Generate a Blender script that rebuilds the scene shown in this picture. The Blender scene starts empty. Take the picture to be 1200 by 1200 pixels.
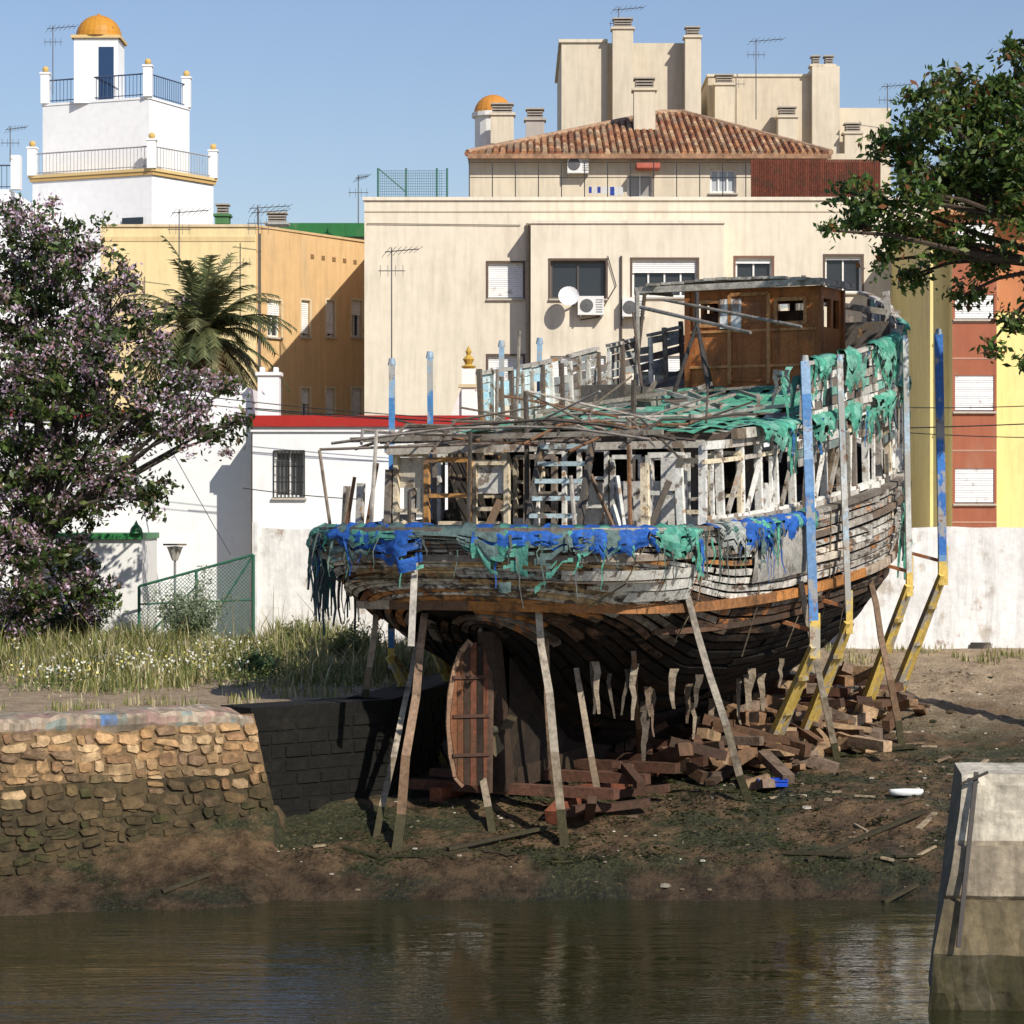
import bpy, math, random
import numpy as np
from mathutils import Vector, Matrix, noise
R = random.Random(7)
NR = np.random.default_rng(5)
F = 3000.0
EYE = 3.0
def X(px, d): return (px-600.0)/F*d
def Z(py, d): return EYE-(py-600.0)/F*d
def lerp(a,b,t): return a+(b-a)*t
def interp(x, xs, ys): return float(np.interp(x, xs, ys))
def nz(x,y=0.0,z=0.0): return noise.noise(Vector((x,y,z)))
def V(*a): return Vector(a)

scene = bpy.context.scene
# ------------------------------------------------------------------ materials
def new_mat(name):
    m = bpy.data.materials.new(name); m.use_nodes = True
    nt = m.node_tree
    for n in list(nt.nodes): nt.nodes.remove(n)
    out = nt.nodes.new('ShaderNodeOutputMaterial')
    b = nt.nodes.new('ShaderNodeBsdfPrincipled')
    nt.links.new(b.outputs[0], out.inputs[0])
    return m, nt, b, out
def N(nt, t, **kw):
    n = nt.nodes.new(t)
    for k, v in kw.items(): setattr(n, k, v)
    return n
def mapping(nt, scale, src='Object'):
    tc = N(nt,'ShaderNodeTexCoord'); mp = N(nt,'ShaderNodeMapping')
    mp.inputs['Scale'].default_value = scale
    nt.links.new(tc.outputs[src], mp.inputs['Vector']); return mp.outputs[0]
def noise_n(nt, vec, scale, detail=4, rough=.6):
    n = N(nt,'ShaderNodeTexNoise'); n.inputs['Scale'].default_value = scale
    n.inputs['Detail'].default_value = detail; n.inputs['Roughness'].default_value = rough
    nt.links.new(vec, n.inputs['Vector']); return n.outputs['Fac']
def ramp(nt, fac, a, b, va=0.0, vb=1.0):
    r = N(nt,'ShaderNodeMapRange'); r.inputs['From Min'].default_value=a; r.inputs['From Max'].default_value=b
    r.inputs['To Min'].default_value=va; r.inputs['To Max'].default_value=vb
    nt.links.new(fac, r.inputs['Value']); return r.outputs[0]
def mix(nt, fac, c1, c2, mode='MIX'):
    m = N(nt,'ShaderNodeMix', data_type='RGBA', blend_type=mode)
    for s, c in ((0,fac),(6,c1),(7,c2)):
        if isinstance(c, bpy.types.NodeSocket): nt.links.new(c, m.inputs[s])
        elif s==0: m.inputs[0].default_value = c
        else: m.inputs[s].default_value = (*c[:3],1)
    return m.outputs[2]
def bump(nt, b, h, strength, dist=.05):
    bp = N(nt,'ShaderNodeBump'); bp.inputs['Strength'].default_value=strength; bp.inputs['Distance'].default_value=dist
    nt.links.new(h, bp.inputs['Height']); nt.links.new(bp.outputs[0], b.inputs['Normal'])
def surf(name, rough=.85, dirt=(.08,.06,.04), lo=.5, hi=.7, amt=.8, scale=1.5, stretch=(1,1,1), fine=12, var=.3, bs=.4, bd=.02, metal=0.0, rust=None, streak=0.0):
    m, nt, b, out = new_mat(name)
    at = N(nt,'ShaderNodeAttribute'); at.attribute_name='col'
    vec = mapping(nt, stretch); vec1 = mapping(nt,(1,1,1))
    n1 = noise_n(nt, vec, scale, 5, .65); n2 = noise_n(nt, vec1, fine, 4, .6); n3 = noise_n(nt, vec1, scale*.35, 3)
    v1 = ramp(nt, n2, .3, .7, 1-var, 1+var*.6)
    c = mix(nt, 1.0, at.outputs['Color'], v1, 'MULTIPLY')
    v2 = ramp(nt, n3, .35,.65, 1-var*.5, 1+var*.3)
    c = mix(nt, 1.0, c, v2, 'MULTIPLY')
    f = ramp(nt, n1, lo, hi, 0, amt)
    c = mix(nt, f, c, dirt)
    if rust:
        n4 = noise_n(nt, mapping(nt,(1.3,.7,1.1)), rust[1], 5, .7)
        c = mix(nt, ramp(nt, n4, rust[2], rust[2]+.06, 0, .85), c, rust[0])
    if streak:
        n5 = noise_n(nt, mapping(nt,(4,4,.35)), 1.6, 3, .6)
        c = mix(nt, 1.0, c, ramp(nt, n5, .45,.68, 1, 1-streak), 'MULTIPLY')
    nt.links.new(c, b.inputs['Base Color'])
    b.inputs['Roughness'].default_value = rough; b.inputs['Metallic'].default_value = metal
    b.inputs['Specular IOR Level'].default_value = .3
    bump(nt, b, n2, bs, bd)
    return m
M_HULL = surf('peeling_hull_paint', dirt=(.13,.095,.07), lo=.53, hi=.56, amt=.94, scale=4.2, stretch=(1,.5,2.0), fine=9, var=.35, bs=.8, bd=.03, rust=((.50,.19,.05),2.6,.575), streak=.6)
M_BILGE = surf('dark_bilge_planks', dirt=(.009,.007,.005), lo=.46, hi=.54, amt=.95, scale=3.2, stretch=(1,.5,2.0), fine=9, var=.5, bs=.8, bd=.03, rust=((.12,.05,.022),2.8,.62), streak=.5)  # lower hull planks, coloured nearly black
M_SHADESTONE = surf('boat_shaded_stone', dirt=(.005,.0045,.003), lo=.46, hi=.6, amt=.9, scale=2.2, fine=9, var=.5, bs=.8, bd=.03)  # boat's shadow on the slip wall painted in, dirt tone included
M_WOOD = surf('weathered_wood', dirt=(.05,.035,.02), lo=.5, hi=.68, amt=.75, scale=3, fine=14, var=.35, bs=.5)
M_PAINTW = surf('flaking_paint', dirt=(.17,.12,.08), lo=.55, hi=.59, amt=.85, scale=4.5, fine=18, var=.25, rust=((.42,.20,.06),3.2,.61), streak=.2)
M_PLASTER = surf('plaster', dirt=(.40,.33,.24), lo=.55, hi=.85, amt=.6, scale=1.1, stretch=(.9,.9,.25), fine=3, var=.06, bs=.1, streak=.12)
M_WHITE = surf('whitewash', dirt=(.45,.42,.37), lo=.58, hi=.85, amt=.5, scale=.9, stretch=(1,1,.35), fine=4, var=.05, bs=.15)
M_OLDWALL = surf('flaking_whitewash', dirt=(.42,.35,.27), lo=.56, hi=.66, amt=.75, scale=1.3, stretch=(1,1,.8), fine=7, var=.12, bs=.5, rust=((.30,.20,.15),1.1,.64), streak=.2)
M_METAL = surf('painted_metal', rough=.5, dirt=(.16,.08,.04), lo=.6, hi=.68, amt=.6, scale=5, fine=20, var=.12, bs=.1)
M_WHEEL = surf('varnished_wheelhouse_boards', rough=.6, dirt=(.20,.08,.035), lo=.52, hi=.62, amt=.75, scale=4, stretch=(1,1,.35), fine=20, var=.25, bs=.3, rust=((.55,.42,.28),3.5,.66), streak=.3)
M_POST = surf('post_paint', rough=.6, dirt=(.36,.34,.30), lo=.50, hi=.56, amt=.9, scale=3.2, stretch=(1,1,.6), fine=15, var=.25, bs=.3, rust=((.22,.10,.05),3.0,.61))
M_CLOTH = surf('torn_cloth', rough=.7, dirt=(.20,.25,.23), lo=.60, hi=.75, amt=.5, scale=3, fine=10, var=.4, bs=.8, bd=.04)
M_TILE = surf('roof_tile', dirt=(.12,.07,.04), lo=.5, hi=.7, amt=.6, scale=2.5, fine=6, var=.4, bs=.4)
M_STONE = surf('wall_stone', dirt=(.10,.065,.03), lo=.48, hi=.68, amt=.7, scale=2.2, fine=9, var=.5, bs=1.0, bd=.04)
M_CONC = surf('concrete', dirt=(.12,.10,.07), lo=.50, hi=.66, amt=.7, scale=1.8, stretch=(.6,.6,1), fine=10, var=.3, bs=.6, bd=.02, streak=.35)
def glass_mat():
    m, nt, b, out = new_mat('window_glass')
    at = N(nt,'ShaderNodeAttribute'); at.attribute_name='col'
    nt.links.new(at.outputs['Color'], b.inputs['Base Color'])
    b.inputs['Roughness'].default_value=.12; return m
M_GLASS = glass_mat()
def leaf_mat(name, tr=.35):
    m, nt, b, out = new_mat(name)
    at = N(nt,'ShaderNodeAttribute'); at.attribute_name='col'
    nt.links.new(at.outputs['Color'], b.inputs['Base Color']); b.inputs['Roughness'].default_value=.45
    b.inputs['Specular IOR Level'].default_value=.4
    t = N(nt,'ShaderNodeBsdfTranslucent'); nt.links.new(at.outputs['Color'], t.inputs['Color'])
    mx = N(nt,'ShaderNodeMixShader'); mx.inputs[0].default_value=tr
    nt.links.new(b.outputs[0], mx.inputs[1]); nt.links.new(t.outputs[0], mx.inputs[2]); nt.links.new(mx.outputs[0], out.inputs[0])
    return m
M_LEAF = leaf_mat('leaves'); M_BLADE = leaf_mat('grass_blades', .25)
def ground_mat():
    m, nt, b, out = new_mat('slipway_earth')
    vec = mapping(nt,(1,1,1)); geo = N(nt,'ShaderNodeNewGeometry'); sx = N(nt,'ShaderNodeSeparateXYZ')
    nt.links.new(geo.outputs['Position'], sx.inputs[0])
    big = noise_n(nt, mapping(nt,(.6,1,1)), .7, 5, .65); mid = noise_n(nt, vec, 2.4, 6, .7); fine = noise_n(nt, vec, 16, 5, .7)
    dry = mix(nt, ramp(nt,mid,.4,.65), (.46,.34,.21), (.25,.17,.10))
    dry = mix(nt, ramp(nt,fine,.53,.68,0,.8), dry, (.62,.52,.40))
    mud = mix(nt, ramp(nt,mid,.40,.60), (.065,.038,.016), (.19,.115,.052))
    alg = mix(nt, ramp(nt,fine,.42,.6), (.012,.018,.004), (.055,.06,.016))
    mud = mix(nt, ramp(nt,big,.47,.55,0,.92), mud, alg)
    mud = mix(nt, ramp(nt,fine,.60,.70,0,.65), mud, (.34,.25,.15))
    ad = N(nt,'ShaderNodeMath',operation='MULTIPLY_ADD'); nt.links.new(big, ad.inputs[0]); ad.inputs[1].default_value=1.4
    nt.links.new(sx.outputs['Z'], ad.inputs[2])
    c = mix(nt, ramp(nt, ad.outputs[0], -.45,.15), mud, dry)
    wetc = mix(nt, 1.0, c, (.42,.42,.40), 'MULTIPLY')
    wf = ramp(nt, ad.outputs[0], -1.75,-1.2, 1,0)
    c = mix(nt, wf, c, wetc)
    nt.links.new(c, b.inputs['Base Color'])
    wm = ramp(nt, ad.outputs[0], -1.1,-.5, 1,0)
    pud = N(nt,'ShaderNodeMath',operation='MULTIPLY'); nt.links.new(wm,pud.inputs[0]); nt.links.new(ramp(nt,mid,.60,.38,.2,.8),pud.inputs[1])
    nt.links.new(ramp(nt, pud.outputs[0],0,1,.9,.15), b.inputs['Roughness'])
    h = N(nt,'ShaderNodeMath',operation='ADD'); nt.links.new(mid,h.inputs[0]); nt.links.new(fine,h.inputs[1])
    bump(nt, b, h.outputs[0], 1.0, .10)
    return m
M_GROUND = ground_mat()
def water_mat():
    m, nt, b, out = new_mat('harbour_water')
    v1 = mapping(nt,(.35,1.3,1)); v2 = mapping(nt,(1.2,5.0,1))
    a = noise_n(nt,v1,1.0,2,.5); c = noise_n(nt,v2,1.5,3,.6); e = noise_n(nt,mapping(nt,(.25,.5,1)),.6,2,.5)
    k = N(nt,'ShaderNodeMath',operation='MULTIPLY'); nt.links.new(c,k.inputs[0]); nt.links.new(ramp(nt,e,.35,.65,.15,.8),k.inputs[1])
    h = N(nt,'ShaderNodeMath',operation='ADD'); nt.links.new(k.outputs[0],h.inputs[0]); nt.links.new(a,h.inputs[1])
    b.inputs['Base Color'].default_value=(.020,.022,.008,1); b.inputs['Roughness'].default_value=.01
    b.inputs['IOR'].default_value=1.7; b.inputs['Specular IOR Level'].default_value=1.0
    bump(nt,b,h.outputs[0],1.0,.055)
    return m
M_WATER = water_mat()

# ------------------------------------------------------------------ mesh builder
class MB:
    def __init__(s): s.v=[]; s.f=[]; s.m=[]; s.c=[]
    def face(s, pts, col, mat=0):
        i=len(s.v); s.v += [tuple(p) for p in pts]; s.f.append(tuple(range(i,i+len(pts)))); s.m.append(mat); s.c.append(col)
    def grid(s, rows, colf, mat=0, skip=None):
        i0=len(s.v); nr=len(rows); nc=len(rows[0])
        for r in rows: s.v += [tuple(p) for p in r]
        for a in range(nr-1):
            for b in range(nc-1):
                if skip and skip(a,b): continue
                s.f.append((i0+a*nc+b,i0+a*nc+b+1,i0+(a+1)*nc+b+1,i0+(a+1)*nc+b)); s.m.append(mat)
                s.c.append(colf(a,b) if callable(colf) else colf)
    def hexa(s, p, col, mat=0):
        i=len(s.v); s.v += [tuple(q) for q in p]
        for f in ((3,2,1,0),(4,5,6,7),(0,1,5,4),(1,2,6,5),(2,3,7,6),(3,0,4,7)):
            s.f.append(tuple(i+k for k in f)); s.m.append(mat); s.c.append(col)
    def box(s, x0,x1,y0,y1,z0,z1,col,mat=0):
        s.hexa([(x0,y0,z0),(x1,y0,z0),(x1,y1,z0),(x0,y1,z0),(x0,y0,z1),(x1,y0,z1),(x1,y1,z1),(x0,y1,z1)],col,mat)
    def beam(s, a,b,w,h,col,mat=0,up=(0,0,1),w2=None,h2=None):
        a=Vector(a); b=Vector(b); d=(b-a)
        if d.length<1e-6: return
        d.normalize(); u=Vector(up)
        if abs(d.dot(u))>.95: u=Vector((0,1,0))
        x=d.cross(u).normalized(); y=x.cross(d).normalized()
        w2=w if w2 is None else w2; h2=h if h2 is None else h2
        P=[a-x*w/2-y*h/2, a+x*w/2-y*h/2, a+x*w/2+y*h/2, a-x*w/2+y*h/2]
        Q=[b-x*w2/2-y*h2/2, b+x*w2/2-y*h2/2, b+x*w2/2+y*h2/2, b-x*w2/2+y*h2/2]
        s.hexa(P+Q,col,mat)
    def tube(s,a,b,r0,r1,col,mat=0,n=8,caps=True):
        a=Vector(a); b=Vector(b); d=(b-a)
        if d.length<1e-6: return
        d.normalize(); u=Vector((0,0,1)) if abs(d.z)<.95 else Vector((0,1,0))
        x=d.cross(u).normalized(); y=x.cross(d)
        i=len(s.v)
        for c,r in ((a,r0),(b,r1)):
            for k in range(n):
                t=2*math.pi*k/n; s.v.append(tuple(c+x*math.cos(t)*r+y*math.sin(t)*r))
        for k in range(n):
            k2=(k+1)%n; s.f.append((i+k,i+k2,i+n+k2,i+n+k)); s.m.append(mat); s.c.append(col)
        if caps:
            s.f.append(tuple(i+k for k in range(n))[::-1]); s.m.append(mat); s.c.append(col)
            s.f.append(tuple(i+n+k for k in range(n))); s.m.append(mat); s.c.append(col)
    def path(s, pts, r0, r1, col, mat=0, n=6):
        k=len(pts)-1
        for i in range(k):
            s.tube(pts[i],pts[i+1],lerp(r0,r1,i/k),lerp(r0,r1,(i+1)/k),col,mat,n,caps=(i in(0,k-1)))
    def lathe(s, c, prof, col, mat=0, n=16, cols=None):
        i=len(s.v); c=Vector(c)
        for r,z in prof:
            for k in range(n):
                t=2*math.pi*k/n; s.v.append((c.x+math.cos(t)*r,c.y+math.sin(t)*r,c.z+z))
        for a in range(len(prof)-1):
            for k in range(n):
                k2=(k+1)%n; s.f.append((i+a*n+k,i+a*n+k2,i+(a+1)*n+k2,i+(a+1)*n+k)); s.m.append(mat); s.c.append(cols[a] if cols else col)
    def sphere(s,c,r,col,mat=0,n=12,half=False):
        a0=0 if half else -90
        prof=[(max(r*math.cos(math.radians(a)),1e-4), r*math.sin(math.radians(a))) for a in np.linspace(a0,90,8)]
        s.lathe(c,prof,col,mat,n)
    def prism(s, pts, z0, z1, col, mat=0, top=True):
        n=len(pts)
        for k in range(n):
            a=pts[k]; b=pts[(k+1)%n]
            s.face([(a[0],a[1],z0),(b[0],b[1],z0),(b[0],b[1],z1),(a[0],a[1],z1)],col,mat)
        if top: s.face([(p[0],p[1],z1) for p in pts],col,mat)
    def build(s,name,mats,parent=None,smooth=False):
        me=bpy.data.meshes.new(name); me.from_pydata(s.v,[],s.f)
        for m in mats: me.materials.append(m)
        me.polygons.foreach_set('material_index', s.m)
        at=me.color_attributes.new('col','FLOAT_COLOR','CORNER')
        arr=[]
        for f,c in zip(s.f,s.c): arr += [c[0],c[1],c[2],1.0]*len(f)
        at.data.foreach_set('color', arr)
        if smooth: me.polygons.foreach_set('use_smooth',[True]*len(s.f))
        me.update()
        o=bpy.data.objects.new(name,me); scene.collection.objects.link(o)
        if parent: o.parent=parent
        return o
def empty(name, loc=(0,0,0), rz=0):
    e=bpy.data.objects.new(name,None); e.location=loc; e.rotation_euler=(0,0,rz); e.empty_display_size=.3
    scene.collection.objects.link(e); return e
def jit(c,a=.12): k=1+R.uniform(-a,a); return (c[0]*k,c[1]*k,c[2]*k)

def wall(b,O,U,Nn,u0,u1,z0,z1,holes,depth,col,mat=0):
    us=sorted({u0,u1,*[h[0] for h in holes],*[h[1] for h in holes]}); zs=sorted({z0,z1,*[h[2] for h in holes],*[h[3] for h in holes]})
    P=lambda u,z,n=0: (O.x+U.x*u+Nn.x*n, O.y+U.y*u+Nn.y*n, z)
    for i in range(len(us)-1):
        for j in range(len(zs)-1):
            cu=(us[i]+us[i+1])/2; cz=(zs[j]+zs[j+1])/2
            if any(h[0]<cu<h[1] and h[2]<cz<h[3] for h in holes): continue
            b.face([P(us[i],zs[j]),P(us[i+1],zs[j]),P(us[i+1],zs[j+1]),P(us[i],zs[j+1])],col,mat)
    for h in holes:
        a,c,z_0,z_1=h[:4]; d=-depth
        b.face([P(a,z_0),P(c,z_0),P(c,z_0,d),P(a,z_0,d)],col,mat)
        b.face([P(a,z_1),P(c,z_1),P(c,z_1,d),P(a,z_1,d)],col,mat)
        b.face([P(a,z_0),P(a,z_1),P(a,z_1,d),P(a,z_0,d)],col,mat)
        b.face([P(c,z_0),P(c,z_1),P(c,z_1,d),P(c,z_0,d)],col,mat)
def window(b,O,U,Nn,h,depth,shut=.5,frame=(.78,.77,.73),glass=(.03,.035,.04),mg=1,mf=2,bars=1,surround=None,blind=(.80,.79,.76)):
    a,c,z0,z1=h[:4]
    P=lambda u,z,n=0: Vector((O.x+U.x*u+Nn.x*n, O.y+U.y*u+Nn.y*n, z))
    g=-depth+.02
    b.face([P(a,z0,g),P(c,z0,g),P(c,z1,g),P(a,z1,g)],glass,mg)
    f=.06; m=g+.03
    for p,q in ((P(a+f/2,z0,m),P(a+f/2,z1,m)),(P(c-f/2,z0,m),P(c-f/2,z1,m)),(P(a+f,z0+f/2,m+.002),P(c-f,z0+f/2,m+.002)),(P(a+f,z1-f/2,m+.002),P(c-f,z1-f/2,m+.002))):
        b.beam(p,q,f,.05,frame,mf,up=tuple(Nn))
    for k in range(bars):
        u=lerp(a,c,(k+1)/(bars+1)); b.beam(P(u,z0+f,m),P(u,z1-f,m),.05,.045,frame,mf,up=tuple(Nn))
    if shut>0:
        zt=z1; zb_=z1-(z1-z0)*shut; n=max(1,int((zt-zb_)/.06)); hh=(zt-zb_)/n
        for k in range(n):
            zz=zt-k*hh
            b.face([P(a+.01,zz-hh,m+.085),P(c-.01,zz-hh,m+.085),P(c-.01,zz-.008,m+.07),P(a+.01,zz-.008,m+.07)],blind,mf)
            b.face([P(a+.01,zz-.008,m+.07),P(c-.01,zz-.008,m+.07),P(c-.01,zz,m+.085),P(a+.01,zz,m+.085)],jit(tuple(x*.75 for x in blind)),mf)
    b.beam(P(a-.05,z0-.03,.03),P(c+.05,z0-.03,.03),.05,.10,(.5,.45,.38),mf,up=(Nn.x,Nn.y,0)) 
    if surround:
        for p,q in ((P(a-.03,z0,.008),P(a-.03,z1,.008)),(P(c+.03,z0,.008),P(c+.03,z1,.008)),(P(a-.06,z1+.03,.009),P(c+.06,z1+.03,.009))):
            b.beam(p,q,.055,.022,surround,mf,up=tuple(Nn))
BM=[M_PLASTER,M_GLASS,M_METAL,M_TILE,M_WHITE,M_OLDWALL]
UX=Vector((1,0,0)); NY=Vector((0,-1,0))

# ------------------------------------------------------------------ terrain
def slip(y): return interp(y,[30,34,36,36.9,37.6,40,45,48,52,56],[-3.9,-3.4,-2.9,-2.62,-2.1,-1.5,-1.25,-1.0,-.42,0])
def wally(x):
    if x<-3.9: return 38.8+.61*(x+3.9)
    if x<-1.9: return 38.8+.9*(x+3.9)
    return 40.6+(x+1.9)*5.636
def smooth(a,b,x):
    t=min(1,max(0,(x-a)/(b-a))); return t*t*(3-2*t)
def height(x,y):
    ins=.55
    if x<-3.9: q = y>wally(x)+ins
    else:
        q = y>wally(x+.45)+.3 and y>38.8
    if q or y>=56:
        n=.03*nz(x*.7,y*.7)+.02*nz(x*2.1,y*2.1)
        return n*smooth(0,1.5,y-38) + (0.0)
    h=slip(y)
    if x<-3.5:
        zb_=interp(x,[-12,-7.3,-3.9],[-2.6,-2.2,-1.5]); dist=max(0,wally(x)-.5-y)
        h=max(h,zb_-.55*dist)
    n=.10*nz(x*.9,y*.9,3)+.07*nz(x*2.6,y*2.6,1)+.045*nz(x*6,y*6)
    return h+n*smooth(33,36,y)*(1-smooth(54,56,y))
b=MB()
xs=[-1500,-600,-250,-120,-60,-35,-22,-17]+list(np.arange(-14,13.01,.12))+[15,18,24,40,80,180,400,1500]
ys=[-300,-100,-20,10,20,26]+list(np.arange(29,58.01,.12))+[60,64,70,80,100,150,300,700,2500]
rows=[[(x,y,height(x,y)) for x in xs] for y in ys]
b.grid(rows,(.2,.2,.2)); b.build('ground',[M_GROUND],smooth=True)
b=MB(); b.face([(-1400,-290,-2.6),(1400,-290,-2.6),(1400,44,-2.6),(-1400,44,-2.6)],(0,0,0)); b.build('water',[M_WATER])

# ------------------------------------------------------------------ left stone quay wall
qw=empty('stone_quay_wall')
b=MB()
def stonecol(z):
    k=smooth(-1.30,-.70,z+R.uniform(-.25,.25))
    base=R.choice([(.44,.27,.13),(.34,.20,.09),(.50,.34,.18),(.28,.16,.08),(.42,.28,.15),(.22,.14,.08)])
    dark=R.choice([(.060,.042,.018),(.045,.034,.014),(.075,.052,.023),(.045,.042,.014)])
    return tuple(lerp(d,a,k) for d,a in zip(dark,base))
top0=Vector((-14.0,38.8+.61*(-14+3.9),0)); top1=Vector((-3.95,38.77,0))
U=(top1-top0).normalized(); Nn=Vector((U.y,-U.x,0)); L=(top1-top0).length
def wp(u,z,off=0): 
    bat=.22*max(0,-z)+.07*nz(u*.8,z*1.2,4); p=top0+U*(u+.16*max(0,-z)*(u/L)**6)+Nn*(bat+off); return Vector((p.x,p.y,z))
b.grid([[wp(u,z,.02+.02*nz(u*5,z*5)) for u in np.linspace(0,L,90)] for z in np.linspace(-3.2,-.05,30)],lambda a,q: jit((.20,.13,.065) if a>20 else (.05,.037,.017),.25))
def stone(u,z,w,h,c,o):
    ang=R.uniform(-.2,.2); ca,sa=math.cos(ang),math.sin(ang); outer=[];inner=[];n=R.choice([6,7,8])
    ph=R.uniform(0,6.28)
    for k in range(n):
        t=2*math.pi*k/n+ph+R.uniform(-.15,.15); ct,st=math.cos(t),math.sin(t)
        ex=(abs(ct)**.55)*(1 if ct>0 else -1)*w/2*R.uniform(.88,1.1); ez=(abs(st)**.55)*(1 if st>0 else -1)*h/2*R.uniform(.85,1.12)
        du,dz=ex*ca-ez*sa,ex*sa+ez*ca
        outer.append(wp(min(u+du,L-.005),z+dz,-.01)); inner.append(wp(min(u+du*.82,L-.02),z+dz*.82,o*R.uniform(.7,1.25)))
    for k in range(n):
        k2=(k+1)%n; b.face([outer[k],outer[k2],inner[k2],inner[k]],tuple(x*.8 for x in c))
    b.face(inner,c)
z=-.17; row=0
while z>-3.1:
    hgt=R.uniform(.12,.22); u=R.uniform(-.2,.1); row+=1
    while u<L-.04:
        w=min(R.uniform(.12,.46),L-u)
        if w>.06:
            zz=z-hgt/2+.12*nz(u*.8,row*.35,2)+R.uniform(-.03,.03)
            hh=hgt*R.uniform(.85,1.2)
            if R.random()<.2 and w<.3:
                stone(u+w/2,zz+hh/4,w,hh/2,stonecol(zz),R.uniform(.03,.06)); stone(u+w/2,zz-hh/4,w,hh/2,stonecol(zz),R.uniform(.03,.06))
            else: stone(u+w/2,zz,w*1.02,hh,stonecol(zz),R.uniform(.035,.085))
        u+=w
    z-=hgt*.95
b.build('stone_facing',[M_STONE],qw)
b=MB()
us=np.linspace(0,L,150)
def cop(u,n,z):
    sag=.0-.10*smooth(L-1.2,L,u)
    p=top0+U*u-Nn*(n+.05*nz(u*1.6,n*2)); return (p.x+.03*nz(u*2,z),p.y+.03*nz(u*2,z+4),z+.06*nz(u*1.3,n)+.035*nz(u*5,n)+sag*(1 if n<.3 else .3))
def cc(a,q):
    n_=nz(q*.16,a*.5,3)
    if 117<q<121 and a in(1,2): return (.12,.24,.48)
    if n_>.18: return jit((.38,.25,.20))
    if n_<-.3: return jit((.26,.29,.25))
    return jit(R.choice([(.44,.37,.28),(.38,.30,.22),(.40,.31,.23),(.32,.25,.18)]),.2)
b.grid([[cop(u,n,zz) for u in us] for n,zz in ((-.05,-.22),(-.10,-.12),(-.10,-.02),(-.04,.035),(.25,.05),(.5,.05),(.8,.03),(.85,-.2))],cc)
b.build('coping',[M_CONC],qw,smooth=False)
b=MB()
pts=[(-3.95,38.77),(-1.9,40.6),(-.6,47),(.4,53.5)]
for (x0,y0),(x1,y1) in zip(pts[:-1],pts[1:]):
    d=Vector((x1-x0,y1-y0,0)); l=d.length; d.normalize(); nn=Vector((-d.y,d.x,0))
    b.hexa([(x0,y0,-3),(x1,y1,-3),(x1+nn.x*.8,y1+nn.y*.8,-3),(x0+nn.x*.8,y0+nn.y*.8,-3),(x0,y0,.03),(x1,y1,.03),(x1+nn.x*.8,y1+nn.y*.8,.03),(x0+nn.x*.8,y0+nn.y*.8,.03)],(.008,.007,.005))  # near-black backing, boat shadow put into the colour
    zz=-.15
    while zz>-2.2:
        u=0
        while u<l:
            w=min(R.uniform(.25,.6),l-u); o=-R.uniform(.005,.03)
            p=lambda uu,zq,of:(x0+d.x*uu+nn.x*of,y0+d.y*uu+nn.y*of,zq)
            b.hexa([p(u+.01,zz-.2,.02),p(u+w-.01,zz-.2,.02),p(u+w-.01,zz-.01,.02),p(u+.01,zz-.01,.02),p(u+.03,zz-.18,o),p(u+w-.03,zz-.18,o),p(u+w-.03,zz-.03,o),p(u+.03,zz-.03,o)],jit((.010,.0088,.006),.4))  # stones carry the same painted shadow
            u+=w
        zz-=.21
b.build('slip_side_wall',[M_SHADESTONE],qw)

# ------------------------------------------------------------------ right concrete quay
rq=empty('concrete_quay_wall'); b=MB()
prof=[(30.8,-3.6),(30.7,-.35),(30.6,-.02),(30.5,.02),(29.35,.0),(29.28,-.12),(29.24,-.4),(29.2,-.75),(29.19,-.80),(29.12,-.81),(29.08,-1.1),(29.05,-1.35),(29.1,-1.40),(29.0,-1.42),(28.95,-1.7),(28.9,-2.0),(28.82,-2.4),(28.8,-2.7),(28.7,-3.6)]
def zcol(z):
    if z>-.75: return (.58,.52,.41)
    if z>-1.4: return (.34,.28,.20)
    if z>-1.8: return (.16,.125,.07)
    return (.045,.038,.015)
uss=np.linspace(0,1,60)
rows=[]
for y,z in prof:
    row=[]
    for u in uss:
        x0=4.72+.40*smooth(-2.6,0,z)+ (y-29)*.10
        x=lerp(x0,16,u**1.25)
        rg=.08 if z<-1.7 else .02
        row.append((x+rg*nz(x*4,z*5),y-.06*(x-5)+rg*1.5*nz(x*3,z*4,2),z+.02*nz(x*2,z,5)))
    rows.append(row)
b.grid(rows,lambda a,q: jit(zcol(prof[a][1]),.14))
b.face([r[0] for r in rows],(.2,.17,.12)); b.face([r[-1] for r in rows],(.2,.17,.12))
b.build('quay_face',[M_CONC],rq)
b=MB(); b.beam((5.30,29.22,.03),(5.02,28.80,-1.9),.05,.04,(.05,.04,.035)); b.beam((5.12,29.18,-.1),(5.42,29.14,.04),.04,.03,(.06,.05,.04))
b.build('rusty_bracket',[M_METAL],rq)

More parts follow.
